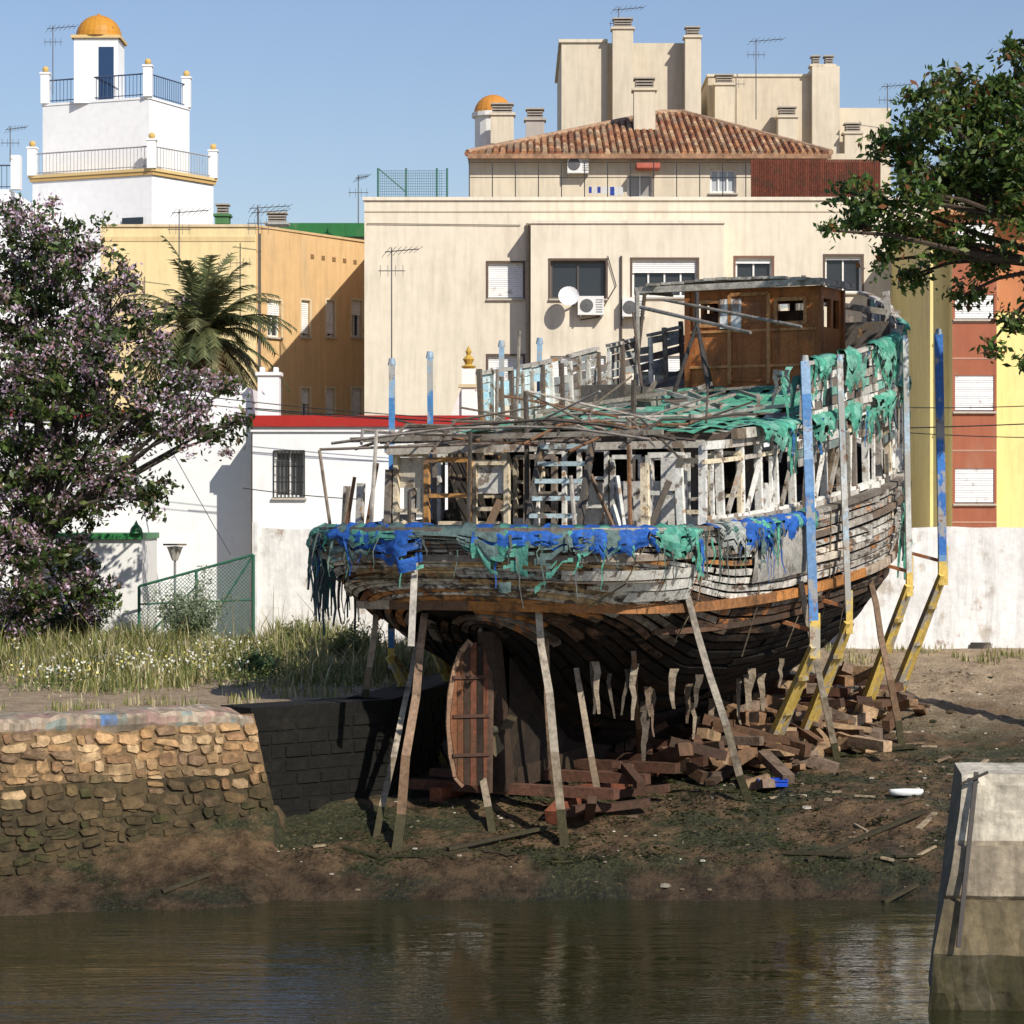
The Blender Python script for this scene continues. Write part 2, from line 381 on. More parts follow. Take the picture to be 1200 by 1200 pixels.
# ------------------------------------------------------------------ BOAT
BO=Vector((-1.0,38.0,0)); ANG=math.radians(-26.4)
boat=empty('wooden_fishing_boat',BO,ANG)
RM=Matrix.Rotation(ANG,4,'Z')
def to_world(p): return RM@Vector(p)+BO
def proj(p):
    w=to_world(p); return 600+F*w.x/w.y, 600-F*(w.z-EYE)/w.y
LB=17.8
def Bd(s):
    if s<2.4: return 3.0*max(0,1-(1-max(s,0)/2.4)**2.6)**(1/2.6)
    if s<10.5: return 3.0+.1*smooth(2.4,7,s)
    return 3.1*max(0,1-((s-10.5)/7.3)**2.3)
def zc(s): return 2.7+.0066*max(0,s-1)**2
def zb(s): return interp(s,[0,.8,1.6,2.6,4,6,10,14,16.5,17.8],[1.2,.85,.45,-.1,-.7,-.95,-.8,-.45,.9,2.6])
def gsec(v): return interp(v,[0,.1,.2,.35,.5,.65,.8,1],[.03,.20,.41,.68,.86,.955,1,1.0])
def hp(s,v,side=1):
    s=max(0.0,float(s)); v=float(v)
    z=lerp(zb(s),zc(s),v); ss=s+1.3*max(0,1-v)**1.3*max(0,1-s/4.5)-1.6*(1-v)*(s/LB)**5
    return Vector((side*Bd(s)*gsec(v),ss,z))
def hn(s,v,side=1):
    e=.03; v=min(v,1.0)
    a=hp(min(s+e,LB),v,side)-hp(max(s-e,0),v,side); c=hp(s,min(1,v+e),side)-hp(s,max(0,v-e),side)
    n=a.cross(c)*side
    if n.length<1e-9: n=Vector((0,-1,0))
    n.normalize()
    if n.x*side<-1e-3: n=-n
    return n
ST=[2.4*(1-math.cos(math.radians(a))) for a in np.linspace(0,90,16)]+list(np.arange(2.75,LB-.2,.38))+[LB-.03]
b=MB()
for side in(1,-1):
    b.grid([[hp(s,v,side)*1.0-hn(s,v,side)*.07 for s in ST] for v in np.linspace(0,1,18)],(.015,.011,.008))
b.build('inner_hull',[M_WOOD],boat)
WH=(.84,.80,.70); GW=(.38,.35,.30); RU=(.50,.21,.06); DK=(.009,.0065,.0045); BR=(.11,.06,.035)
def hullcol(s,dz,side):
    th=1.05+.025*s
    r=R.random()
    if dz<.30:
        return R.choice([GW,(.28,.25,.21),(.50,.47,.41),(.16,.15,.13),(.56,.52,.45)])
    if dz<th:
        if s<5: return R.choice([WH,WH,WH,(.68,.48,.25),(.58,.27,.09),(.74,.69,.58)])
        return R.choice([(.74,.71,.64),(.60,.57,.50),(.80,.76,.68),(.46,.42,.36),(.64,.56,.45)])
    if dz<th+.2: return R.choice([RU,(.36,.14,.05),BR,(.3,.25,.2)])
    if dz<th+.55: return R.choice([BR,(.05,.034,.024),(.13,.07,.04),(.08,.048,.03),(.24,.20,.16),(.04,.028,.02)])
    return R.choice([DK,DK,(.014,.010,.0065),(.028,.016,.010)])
b=MB(); NS=27
for side in(1,-1):
    for j in range(NS):
        v0=j/NS; v1=(j+1)/NS; i=0; 
        while i<len(ST)-1:
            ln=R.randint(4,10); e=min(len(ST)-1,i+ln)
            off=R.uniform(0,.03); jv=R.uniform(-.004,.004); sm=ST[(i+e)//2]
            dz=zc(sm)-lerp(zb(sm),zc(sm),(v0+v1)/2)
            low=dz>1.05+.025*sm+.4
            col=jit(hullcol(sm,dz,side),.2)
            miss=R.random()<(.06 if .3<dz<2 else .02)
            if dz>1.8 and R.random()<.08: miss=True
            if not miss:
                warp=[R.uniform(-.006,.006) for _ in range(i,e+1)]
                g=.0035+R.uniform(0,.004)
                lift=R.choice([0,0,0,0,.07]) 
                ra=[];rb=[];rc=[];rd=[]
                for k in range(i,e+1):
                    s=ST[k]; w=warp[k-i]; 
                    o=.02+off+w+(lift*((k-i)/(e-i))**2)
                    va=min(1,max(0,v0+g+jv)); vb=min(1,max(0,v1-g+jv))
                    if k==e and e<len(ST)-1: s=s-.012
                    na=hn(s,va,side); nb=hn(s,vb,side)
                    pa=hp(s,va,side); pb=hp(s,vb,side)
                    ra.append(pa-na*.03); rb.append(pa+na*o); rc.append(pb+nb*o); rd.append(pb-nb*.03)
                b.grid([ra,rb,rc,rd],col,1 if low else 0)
            i=e
b.build('hull_planking',[M_HULL,M_BILGE],boat)
b=MB()
def vdz(s,dz): return max(0,1-dz/(zc(s)-zb(s)))
def rail(dz,w,h,cols,s_from=0.0,s_to=LB-.1,sides=(1,-1),off=.05,drop=None):
    for side in sides:
        pts=[]
        for s in ST:
            if s<s_from or s>s_to: continue
            v=vdz(s,dz+(.025*s if dz>.8 else 0)); pts.append(hp(s,v,side)+hn(s,v,side)*off)
        c=R.choice(cols)
        for k,(p,q) in enumerate(zip(pts[:-1],pts[1:])):
            if k%6==0: c=jit(R.choice(cols),.2)
            if R.random()<.025: continue
            b.beam(p,q+(q-p)*.02,w,h,c)
rail(-.03,.26,.07,[GW,(.2,.17,.14),(.38,.35,.3)],off=-.02)
rail(.36,.09,.10,[(.30,.25,.2),(.5,.45,.38),(.20,.15,.11)])
rail(1.08,.11,.15,[RU,(.36,.16,.06),(.16,.09,.05),(.5,.4,.3)])
rail(1.45,.07,.09,[BR,(.07,.045,.03)],s_from=2)
b.beam((0,2.2,-1.15),(0,15.3,-.42),.26,.32,(.05,.033,.02))
rows=[[],[]]
for s in np.linspace(1.9,7,14):
    rows[0].append((.11,s,-1.15+(s-2)*.055)); rows[1].append((.13,s,max(-.9,zb(max(s-.9,1.2))+.1)))
b.grid(rows,(.025,.017,.012)); b.grid([[(-p[0],p[1],p[2]) for p in r] for r in rows],(.025,.017,.012))
b.beam((0,1.95,-1.3),(0,1.45,1.2),.26,.30,(.05,.03,.02))
b.build('keel_and_rails',[M_WOOD],boat)
b=MB()
for k in range(10):
    v0=k/10;v1=(k+1)/10
    b.beam(hp(LB-.05,v0)+Vector((0,.1,0)),hp(LB-.05,v1)+Vector((0,.1,.02)),.2,.3,(.2,.15,.1))
b.beam(hp(LB,1)+V(0,.1,0),hp(LB,1)+V(0,.5,2.6),.18,.22,(.25,.2,.16))
b.build('stem_post',[M_WOOD],boat)
# rudder and propeller
b=MB()
hd=Vector((-.72,-.69,0)).normalized(); H0=Vector((0,1.45,-1.2))
def rp(a,z,o=0): return H0+hd*a*.72+Vector((0,.0,z*1.08))+Vector((hd.y,-hd.x,0))*o
outl=[(0,0),(.55,.02),(.72,.15),(.82,.45),(.87,.9),(.84,1.3),(.74,1.65),(.60,1.9),(.40,2.05)]
for i_ in range(6):
    a0=i_*.145; a1=a0+.135
    def top_(a): return interp(a,[0,.4,.60,.74,.84,.87],[2.05,2.05,1.9,1.65,1.3,.95])
    def bot_(a): return interp(a,[0,.55,.72,.82,.87],[0,.02,.15,.45,.88])
    c_=jit(R.choice([(.14,.05,.025),(.10,.04,.022),(.20,.08,.035),(.05,.028,.018)]),.2)
    if i_==1: c_=(.02,.012,.008)
    b.hexa([rp(a0,bot_(a0),-.04),rp(a1,bot_(a1),-.04),rp(a1,bot_(a1),.04),rp(a0,bot_(a0),.04),rp(a0,top_(a0),-.04),rp(a1,top_(a1)-R.uniform(0,.15),-.04),rp(a1,top_(a1)-.03,.04),rp(a0,top_(a0),.04)],c_)
for (a,z),(a2,z2) in zip(outl[1:-1],outl[2:]): b.beam(rp(a,z),rp(a2,z2),.12,.05,jit((.30,.18,.11)),up=(hd.y,-hd.x,0))
for zz in(.45,1.0,1.55): b.beam(rp(0,zz),rp(.82,zz),.14,.05,(.09,.045,.03))
b.tube(rp(0,-.1),rp(-.05,2.5),.06,.06,(.1,.06,.04))
b.build('rudder',[M_WOOD],boat)
b=MB(); pc=Vector((0.05,1.75,-.35)); b.tube(pc,pc+V(0,-.3,0),.09,.05,(.08,.07,.05),n=10)
for k in range(3):
    a=2*math.pi*k/3+.5; dr=Vector((math.cos(a),0,math.sin(a))); tw=Vector((-math.sin(a)*.7,.5,math.cos(a)*.7))
    b.face([pc+V(0,-.15,0)+dr*.06-tw*.05,pc+V(0,-.15,0)+dr*.28-tw*.16,pc+V(0,-.15,0)+dr*.42,pc+V(0,-.15,0)+dr*.28+tw*.16,pc+V(0,-.15,0)+dr*.06+tw*.05],(.12,.09,.05))
b.build('propeller',[M_METAL],boat)
# decks
def zu(s): return 4.12+.0076*s*s
b=MB()
rows=[]
for s in [x for x in ST if x>.25 and x<16.8]:
    z=zc(s)-.75; w=Bd(s)*.97; rows.append([(t*w,s,z+.06*(1-t*t)) for t in np.linspace(-1,1,9)])
b.grid(rows,(.12,.10,.08))
b.build('main_deck',[M_WOOD],boat)
b=MB(); rows=[]
SS=[float(q) for q in np.arange(4.2,16.6,.2)]
for s in SS:
    w=min(Bd(s),2.95)*.97; rows.append([(t*w,s+(.35*nz(t*4,1) if s<4.5 else 0),zu(s)+.10*(1-t*t)+.07*nz(t*4,s*1.6)+.05*nz(t*11,s*4)) for t in np.linspace(-1,1,40)])
def gcol(a,q):
    n=nz(SS[a]*.9,q*.22,7)+.35*nz(SS[a]*3,q*.6,2)
    if SS[a]>12.6: return (.2,.17,.14)
    if n>-.05: return (.09,.34,.22)
    if n>-.22: return (.16,.42,.30)
    if n>-.30: return (.45,.42,.36)
    return (.18,.14,.11)
b.grid(rows,gcol,skip=lambda a,q:(SS[a]<5.6 and nz(SS[a]*1.6,q*.35,5)>.05) or nz(SS[a]*1.7,q*.5,15)>.36)
b.build('upper_deck_green_sheet',[M_CLOTH],boat,smooth=True)
b=MB()
for s in np.arange(4.4,16.4,.55):
    w=min(Bd(s),2.95)*.98; b.beam((-w,s,zu(s)-.07),(w,s,zu(s)-.07),.08,.1,(.16,.12,.09))
for side in(1,-1):
    for k in range(len(SS)-1):
        s0,s1=SS[k],SS[k+1]; b.beam((side*min(Bd(s0),2.95),s0,zu(s0)-.02),(side*min(Bd(s1),2.95),s1,zu(s1)-.02),.10,.16,jit((.55,.51,.44) if nz(s0,side)>-.1 else (.22,.17,.12)))
for k in range(20):
    s=R.uniform(5.4,11); t=R.uniform(-2.6,2.2); a=R.uniform(0,3.14); l=R.uniform(.6,2.8); s2=s+math.sin(a)*l*.5; t2=max(-2.9,min(2.9,t+math.cos(a)*l))
    b.beam((t,s,zu(s)+.15+R.uniform(0,.1)),(t2,s2,zu(s2)+.15+R.uniform(0,.35)),.06,R.uniform(.03,.08),jit(R.choice([(.45,.42,.37),(.2,.17,.14),(.32,.28,.23),(.10,.08,.06)]),.2))
b.build('upper_deck_beams',[M_WOOD],boat)
CR=(.78,.66,.46); OR=(.58,.30,.10); W2=(.82,.80,.73)
b=MB()
for side in(1,-1):
    s=1.5
    while s<15.2:
        st=(.78 if side==1 else .9)+R.uniform(-.08,.08); tt=min(Bd(s),3.0)-.12 if s>2.2 else Bd(s)-.3
        zl=zc(s)-.7; zt=zu(s)-.12
        brk=1 if s>3.4 else R.uniform(.65,1.05)
        lean=R.uniform(-.1,.1); c=R.choice([W2,W2,CR,(.50,.46,.40),W2,(.26,.22,.18)])
        b.beam((side*tt,s,zl),(side*(tt-.05),s+lean,zl+(zt-zl)*brk),.12,.08,c)
        if s>2.6 and (side==1 or R.random()<.7):
            s2=s+st; t2=min(Bd(s2),3.0)-.12
            zA=zc(s)+.14; 
            b.beam((side*tt,s,zA),(side*t2,s2,zc(s2)+.14),.08,.12,jit(W2))
            b.beam((side*tt,s,zt-.05),(side*t2,s2,zu(s2)-.17),.06,.13,jit(R.choice([W2,(.5,.46,.4)])))
            if R.random()<.8: b.beam((side*tt,s,zt-.30),(side*t2,s2,zu(s2)-.42),.05,.07,jit(R.choice([W2,CR,(.42,.38,.32)])))
            r=R.random()
            if r<.35:
                b.beam((side*(tt+.04),s+.1,zA+.1),(side*(t2+.04),s2-.15,zt-.35),.05,.09,jit(R.choice([W2,GW])))
            elif r<.75:
                sm=(s+s2)/2+R.uniform(-.08,.08); b.beam((side*(tt+.01),sm,zA+.06),(side*(tt+.01),sm+R.uniform(-.06,.06),zt-.32),.05,.06,jit(W2))
            if R.random()<.35:
                b.beam((side*(tt+.05),s+.3,zA-.3),(side*(tt+.2),s+R.uniform(-.3,.6),zA+R.uniform(.5,1.3)),.06,.11,jit(GW))
            for q in range(2):
                if R.random()<.85: b.beam((side*(tt+.07),s,zc(s)+.02+q*.13-.06),(side*(t2+.07),s2,zc(s2)+.02+q*.13-.06),.03,.12,jit(R.choice([W2,(.6,.56,.5),(.5,.46,.4),GW])),)
            if side==1 and s>7 and R.random()<.6:
                h_=R.randint(2,5)
                for q in range(h_):
                    zz=zt-.26-q*.15
                    if R.random()<.75: b.beam((side*(tt+.08),s,zz),(side*(t2+.08),s2,zz+(zu(s2)-zu(s))),.03,.135,jit(R.choice([W2,(.6,.57,.5),GW,(.45,.42,.38),(.2,.25,.24)]),.2))
            elif side==1 and R.random()<.25:
                b.box(tt-.03,tt,s+.1,s2-.1,zA+.05,zA+.5,jit((.7,.68,.62)))
        s+=st
b.build('side_window_frames',[M_PAINTW],boat)
b=MB()
s0=3.7
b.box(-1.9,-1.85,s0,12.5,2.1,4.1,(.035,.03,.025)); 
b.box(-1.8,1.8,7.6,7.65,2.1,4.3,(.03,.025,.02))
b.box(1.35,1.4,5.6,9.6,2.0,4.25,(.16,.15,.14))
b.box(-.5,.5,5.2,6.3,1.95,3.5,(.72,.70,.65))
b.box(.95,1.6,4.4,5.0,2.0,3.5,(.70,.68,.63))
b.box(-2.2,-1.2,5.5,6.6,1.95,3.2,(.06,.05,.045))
b.box(1.65,2.15,4.3,4.34,2.0,3.95,(.75,.73,.67)); b.box(-.9,-.45,4.1,4.14,2.0,2.9,(.76,.73,.66)); b.box(2.2,2.7,3.3,3.34,2.0,2.95,(.74,.70,.6))
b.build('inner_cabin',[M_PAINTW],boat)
b=MB()
def fr(t0,t1,z0,z1,s,col,cross=0,w=.085):
    b.beam((t0,s,z0),(t0,s,z1),w,w,jit(col)); b.beam((t1,s,z0),(t1,s,z1),w,w,jit(col))
    b.beam((t0,s,z1),(t1,s,z1),w*.95,w,jit(col)); b.beam((t0,s,z0),(t1,s,z0),w*.95,w,jit(col))
    if cross>0:
        for k in range(cross):
            z=lerp(z0,z1,(k+1)/(cross+1)); b.beam((t0,s-.01,z),(t1,s-.01,z),w*.8,w*.8,jit(col))
fr(-2.7,-2.15,2.1,3.95,3.4,CR,1); fr(-2.1,-1.3,2.1,3.85,3.35,OR,2); fr(-1.25,-.65,2.3,3.8,3.38,CR,1)
for t in(-2.4,-1.7,-1.0): b.box(t-.22,t+.22,3.40,3.43,2.1,2.85,jit(CR))
b.box(-2.66,-2.2,3.44,3.46,3.4,3.9,(.7,.62,.48)); b.box(-1.2,-.7,3.42,3.44,3.3,3.75,(.75,.72,.65))
fr(-.55,-.05,2.1,3.9,3.9,(.30,.24,.19),2); fr(1.7,2.3,2.1,3.9,3.7,W2,2); fr(2.3,2.75,2.2,3.8,3.5,CR,1); fr(1.35,1.75,2.2,3.9,4.6,W2,1)
for k in range(9):
    t=-2.6+k*.62; fr(t,t+.5,2.5+R.uniform(0,.2),3.9+R.uniform(-.1,.15),R.uniform(4.6,5.2),R.choice([W2,CR,(.5,.45,.38)]),R.choice([1,2]),.07)
b.beam((-2.8,3.3,4.0),(2.8,3.3,4.06),.1,.12,(.55,.5,.42)); b.beam((-2.7,1.9,4.15),(2.75,1.8,4.2),.07,.08,(.3,.27,.22))
for t in(.42,1.28): b.beam((t,1.7,2.0),(t,2.5,4.2),.06,.16,(.10,.09,.08))
for k in range(8):
    f=(k+.5)/8; b.beam((.45,lerp(1.68,2.48,f),lerp(2.0,4.15,f)),(1.25,lerp(1.68,2.48,f),lerp(2,4.15,f)),.20,.07,jit((.56,.70,.72),.1))
for k in range(14):
    t=R.choice([R.uniform(-2.3,0),R.uniform(1.5,2.4)]); s=R.uniform(.9,3.2); a=R.uniform(-1.2,1.2); l=R.uniform(.6,1.6); z=2.05+R.uniform(0,.3)
    b.beam((t,s,z),(t+math.sin(a)*l*.5,s+math.cos(a)*l*.4,z+R.uniform(.1,1.5)),.05,R.uniform(.04,.14),jit(R.choice([GW,W2,CR,(.12,.1,.08),(.2,.13,.08)]),.2))
b.build('aft_cabin_frames',[M_PAINTW],boat)
b=MB()
RD=[(.10,.085,.07),(.16,.13,.10),(.07,.06,.05),(.30,.26,.22),(.20,.10,.05),(.42,.38,.33)]
for t in np.linspace(-2.7,2.7,7):
    p=[V(t*.85+R.uniform(-.15,.15),R.uniform(1.0,1.5),4.0+R.uniform(-.12,.15))]
    for s in(2.2,3.6,5.2,5.9): p.append(V(t*.98+R.uniform(-.12,.12),s,zu(s)+R.uniform(-.05,.3)))
    b.path(p,.024,.024,R.choice(RD))
for s in np.arange(1.4,6.2,.85):
    w=min(2.8,Bd(s)*.93); n=5; hh=R.uniform(.1,.45)
    p=[V(lerp(-w,w,k/n)+R.uniform(-.1,.1),s+R.uniform(-.12,.12),zu(s)-.1+hh*(1-(2*k/n-1)**2)+R.uniform(-.06,.06)) for k in range(n+1)]
    if R.random()<.3: p=p[:4]
    b.path(p,.026,.026,R.choice(RD))
for k in range(30):
    s=R.uniform(1.6,6); t=R.uniform(-2.4,2.4); a=R.uniform(0,6.28); l=R.uniform(.8,2.8)
    t2=max(-2.4,min(2.8,t+math.cos(a)*l)); s2=max(1.4,min(6.5,s+math.sin(a)*l*.7))
    b.path([V(t,s,zu(s)+R.uniform(-.1,.35)),V(t2,s2,zu(s)+R.uniform(-.45,1.0))],.022,.018,R.choice(RD),n=5)
for (t,s) in [(-2.6,1.2),(-2.2,.55),(-1.5,.2),(-.7,.05),(.3,.05),(2.0,.35),(2.6,.95),(-2.85,2.3),(2.85,2.1)]:
    b.path([V(t*.98,s+.12,2.3),V(t*.95+R.uniform(-.15,.15),s+.25,4.1+R.uniform(-.8,.25))],.04,.032,R.choice(RD))
b.path([V(-2.75,1.0,3.98),V(-1,2,4.05),V(1,3.4,4.15)],.025,.025,(.15,.12,.1)); b.path([V(-2.75,1.0,3.97),V(-2.6,1.1,2.7)],.03,.03,(.25,.20,.15))
for (t,s,z0,z1,r) in [(.1,2.6,2,4.9,.05),(-.8,4.5,2,5.0,.05),(.6,5.5,2.2,5.2,.06),(1.2,4.2,2.,4.5,.05),(-1.7,5.0,2,5.4,.04),(-2.3,7,4,6.2,.04)]:
    b.path([V(t,s,z0),V(t+R.uniform(-.1,.1),s,z1)],r,r*.8,R.choice(RD))
b.build('awning_skeleton',[M_WOOD],boat)
b=MB(); DKM=(.06,.055,.055)
ap=V(-.55,11.2,6.55)
for q in((-.95,10.9),(-.15,10.9),(-.5,11.9)): b.tube(ap,(q[0],q[1],zu(q[1])+.05),.035,.045,DKM)
b.tube(ap+V(0,0,-.1),ap+V(0,0,.6),.05,.04,DKM); b.tube(V(-1.1,10.9,7.0),V(1.9,10.2,6.35),.03,.03,(.25,.22,.2)); b.tube(V(-1.7,11.2,6.9),V(1.3,9.2,6.2),.04,.03,(.3,.27,.25))
b.tube((-2.2,12.2,zu(12)),(-2.22,12.2,7.3),.05,.05,(.3,.28,.25)); b.tube((-2.5,12.6,zu(11)),(-2.1,12.3,7.25),.04,.04,(.13,.1,.08))
b.tube((-1.9,11.8,zu(11)),(-2.3,12.2,6.9),.03,.03,(.13,.1,.08))
b.box(-2.5,-1.6,10.2,11.4,zu(11)-.1,zu(11)+.35,(.10,.09,.08)); b.box(-1.3,-.9,9.8,10.3,zu(10),zu(10)+.3,(.25,.23,.2))
b.build('derrick',[M_WOOD],boat)
# wheelhouse
b=MB(); zf=zu(12.8)-.05; zr=7.32; T0,T1,S0,S1=-1.35,1.35,12.7,14.0
BRN=(.44,.155,.045); BRL=(.54,.26,.10)
O=Vector((0,S0,0))
holes=[(-1.18,-.66,6.62,7.08),(.48,1.08,6.62,7.08)]
wall(b,O,UX,NY,T0,T1,zf,zr,holes,.08,BRN)
for h in holes:
    for p,q in (((h[0],h[2]),(h[1],h[2])),((h[0],h[3]),(h[1],h[3])),((h[0],h[2]),(h[0],h[3])),((h[1],h[2]),(h[1],h[3]))):
        b.beam((p[0],S0-.03,p[1]),(q[0],S0-.03,q[1]),.07,.05,BRL,up=(0,1,0))
b.box(-.42,.30,S0-.035,S0-.002,zf+.2,7.16,(.35,.115,.035)); 
for p,q in (((-.46,zf+.15),(-.46,7.2)),((.34,zf+.15),(.34,7.2)),((-.46,7.2),(.34,7.2))): b.beam((p[0],S0-.04,p[1]),(q[0],S0-.04,q[1]),.07,.07,BRL,up=(0,1,0))
b.box(-.30,.18,S0-.045,S0-.036,6.65,7.05,(.42,.16,.06)); b.box(-.66,-.22,S0-.07,S0-.05,6.55,7.12,(.72,.74,.74))
b.box(-.3,.18,S0-.045,S0-.036,5.6,6.35,(.38,.13,.04))
for z in(6.5,zf+.5): b.beam((T0,S0-.02,z),(T1,S0-.02,z),.05,.06,BRL,up=(0,1,0)); 
b.beam((T0,S0-.03,zf+.07),(T1,S0-.03,zf+.07),.06,.14,(.18,.07,.03),up=(0,1,0))
O2=Vector((T1,0,0)); UY=Vector((0,1,0)); NX=Vector((1,0,0))
h2=[(12.95,13.35,6.55,7.1),(13.5,13.85,6.55,7.1)]
wall(b,O2,UY,NX,S0,S1,zf,zr,h2,.08,BRN)
O3=Vector((T0,0,0)); wall(b,O3,UY,-NX,S0,S1,zf,zr,h2,.08,BRN)
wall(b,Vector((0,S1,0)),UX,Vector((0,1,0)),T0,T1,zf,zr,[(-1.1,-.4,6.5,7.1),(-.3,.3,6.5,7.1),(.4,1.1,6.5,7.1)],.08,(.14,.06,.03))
for t in(T0,T1):
    for s in(S0,S1): b.beam((t,s,zf),(t,s,zr),.11,.11,(.30,.11,.035))
b.box(T0+.1,T1-.1,13.2,13.25,zf,6.9,(.10,.05,.03))
b.build('wheelhouse',[M_WHEEL],boat)
b=MB()
n=16
for k in range(n):
    t=lerp(-2.3,1.5,k/n); w=3.8/n
    z=7.40+.10*math.sin(math.pi*(k+.5)/n)
    b.beam((t+w/2,12.4+R.uniform(-.15,.12),z+R.uniform(-.01,.01)),(t+w/2,14.2+R.uniform(-.1,.1),z+.05),w*.93,.05,jit(R.choice([(.40,.38,.34),(.28,.26,.23),(.48,.45,.40)]),.15))
b.beam((-2.32,12.35,7.33),(1.5,12.35,7.36),.07,.12,(.42,.39,.34)); b.beam((1.5,12.35,7.36),(1.5,14.25,7.4),.06,.12,(.4,.37,.33)); b.beam((-2.32,12.35,7.33),(-2.32,14.2,7.4),.06,.1,(.3,.27,.24))
b.build('wheelhouse_roof',[M_WOOD],boat)
b=MB()
for side in(1,-1):
    s=7.3 if side==1 else 7.0
    while s<16.9:
        s2=s+.42; w=Bd(s) if Bd(s)<3.02 else 3.02; w2=min(Bd(s2),3.02) if s2<LB else .1
        hb=.95+.25*smooth(13,17,s)
        if R.random()<.92: b.beam((side*(w-.07),s,zu(s)-.3),(side*(w-.02),s+R.uniform(-.05,.05),zu(s)+hb+R.uniform(-.1,.12)),.08,.08,jit(R.choice([W2,GW,(.15,.12,.1)]),.2))
        for q in range(6):
            z=zu(s)+.08+q*hb/6; zz=zu(s2)+.08+q*hb/6
            if R.random()<(.78 if side==1 else .88):
                if side==-1: c=R.choice([(.40,.64,.74),(.46,.68,.76),(.6,.72,.74)]) if s<9.6 else R.choice([(.34,.36,.36),(.18,.17,.16),(.44,.45,.43)])
                else: c=R.choice([W2,W2,(.62,.60,.54),GW,(.20,.42,.34),(.2,.17,.14)])
                o=R.uniform(-.02,.02)
                b.beam((side*(w+o),s,z+R.uniform(-.02,.02)),(side*(w2+o),s2+.01,zz+R.uniform(-.02,.02)),.03,hb/6*.86,jit(c,.18))
        if R.random()<.85: b.beam((side*w,s,zu(s)+hb+.03),(side*w2,s2,zu(s2)+hb+.03),.13,.06,jit((.44,.41,.37),.2))
        s=s2
for k in range(9):
    s=R.uniform(14.2,16.4); t=R.uniform(-.4,1.9); b.beam((t,s,zu(s)),(t+R.uniform(-.3,.3),s+R.uniform(-.2,.2),zu(s)+R.uniform(.8,1.9)),.08,.08,jit(GW,.3))
b.box(.9,2.1,14.6,14.66,zu(14.6),zu(14.6)+1.0,(.14,.12,.1)); b.beam((.7,14.5,7.15),(2.2,15.0,6.9),.09,.12,(.3,.27,.23))
b.beam((2.2,14.9,5.6),(1.95,14.9,7.35),.13,.06,(.5,.47,.42))
b.build('upper_bulwark',[M_PAINTW],boat)

# draped sheets and nets
def drape(name, path, L0, L1, colf, seed, rows=9, inner=.22, gap=.5, holes=0, fold=.07, fq=.55, lf=.06):
    b=MB(); g=[]
    for k,(p,n) in enumerate(path):
        ll=L0+(L1-L0)*max(0,min(1,.5+1.3*nz(k*lf,seed)+.6*nz(k*.21,seed)+.3*nz(k*.9,seed)))
        fo=fold*nz(k*fq,seed+1)+fold*.5*nz(k*fq*2.3,seed)
        dip=.05*nz(k*.12,seed+7)
        r=[p-n*(inner+.1*nz(k*.2,seed+2))+V(0,0,.03+.05*nz(k*.4,seed+3)), p-n*.04+V(0,0,.10+.07*nz(k*.35,seed+5)), p+n*(.10+fo*.4)+V(0,0,.07+.04*nz(k*.5,seed+8)+dip)]
        for q in range(1,rows):
            f=q/(rows-1); bulge=.05*math.sin(f*3.1)*(1+nz(k*.25,seed+4)); r.append(p+n*(.13+bulge+fo*(.4+f)+.03*nz(k*.3,q*.7,seed))+V(0,0,.05+dip-ll*f))
        g.append(r)
    def sk(a,q):
        if nz(a*.045,seed+2)>gap: return True
        return holes>0 and q>2 and nz(a*.35,q*.5,seed+9)>(.45-holes*(q/rows))
    b.grid(g,colf,skip=sk)
    return b.build(name,[M_CLOTH],boat,smooth=True)
BL=(.02,.10,.38); GR=(.08,.33,.23); TQ=(.10,.30,.27)
def sternpath(sp,ss,dz=0):
    out=[]
    A=[a for a in np.linspace(90,0,60)]
    s=sp
    while s>2.4: v=vdz(s,dz); out.append((hp(s,v,-1),hn(s,.97,-1))); s-=.06
    for a in A: s=2.4*(1-math.cos(math.radians(a)))+.002; out.append((hp(s,vdz(s,dz),-1),hn(max(s,.02),.97,-1)))
    for a in A[::-1]: s=2.4*(1-math.cos(math.radians(a)))+.002; out.append((hp(s,vdz(s,dz),1),hn(max(s,.02),.97,1)))
    s=2.45
    while s<ss: out.append((hp(s,vdz(s,dz),1),hn(s,.97,1))); s+=.06
    return out
sp=sternpath(3.6,5.6)
def blcol(a,q):
    n_=nz(a*.035,q*.03,4)
    if n_>.20: return (.13,.38,.28) if nz(a*.3,q*.3)>0 else (.06,.26,.19)
    if n_<-.38: return (.36,.38,.35)
    k=1+.5*nz(a*.2,q*.5,8); return (BL[0]*k,BL[1]*k,BL[2]*k)
drape('blue_tarpaulin',sp,.03,.58,blcol,11,gap=.30,fold=.17,fq=.3,lf=.045,rows=12,holes=.22)
drape('grey_netting',sp,.15,.9,lambda a,q: (.10,.15,.14) if nz(a*.12,q*.1,40)>-.05 else (.08,.26,.20),31,rows=18,gap=.05,holes=.75,fold=.07,inner=.02)
sp2=[(hp(s,1,1),hn(s,.97,1)) for s in np.arange(4.3,7.4,.06)]
drape('blue_side_sheet',sp2,.05,.45,lambda a,q:BL if nz(a*.1,9)>-.2 else (.10,.30,.24),63,gap=.2,fold=.15,fq=.3,holes=.2)
b=MB()
def rag(p,l,c,w=.05,n=5):
    pts=[Vector(p)]
    for k in range(n): pts.append(pts[-1]+V(R.uniform(-.04,.04),R.uniform(-.04,.04),-l/n))
    for k in range(n):
        ww=w*(1-k/n*.7); d=Vector((ww,ww*.4,0)); b.face([pts[k]-d,pts[k]+d,pts[k+1]+d*.8,pts[k+1]-d*.8],c)
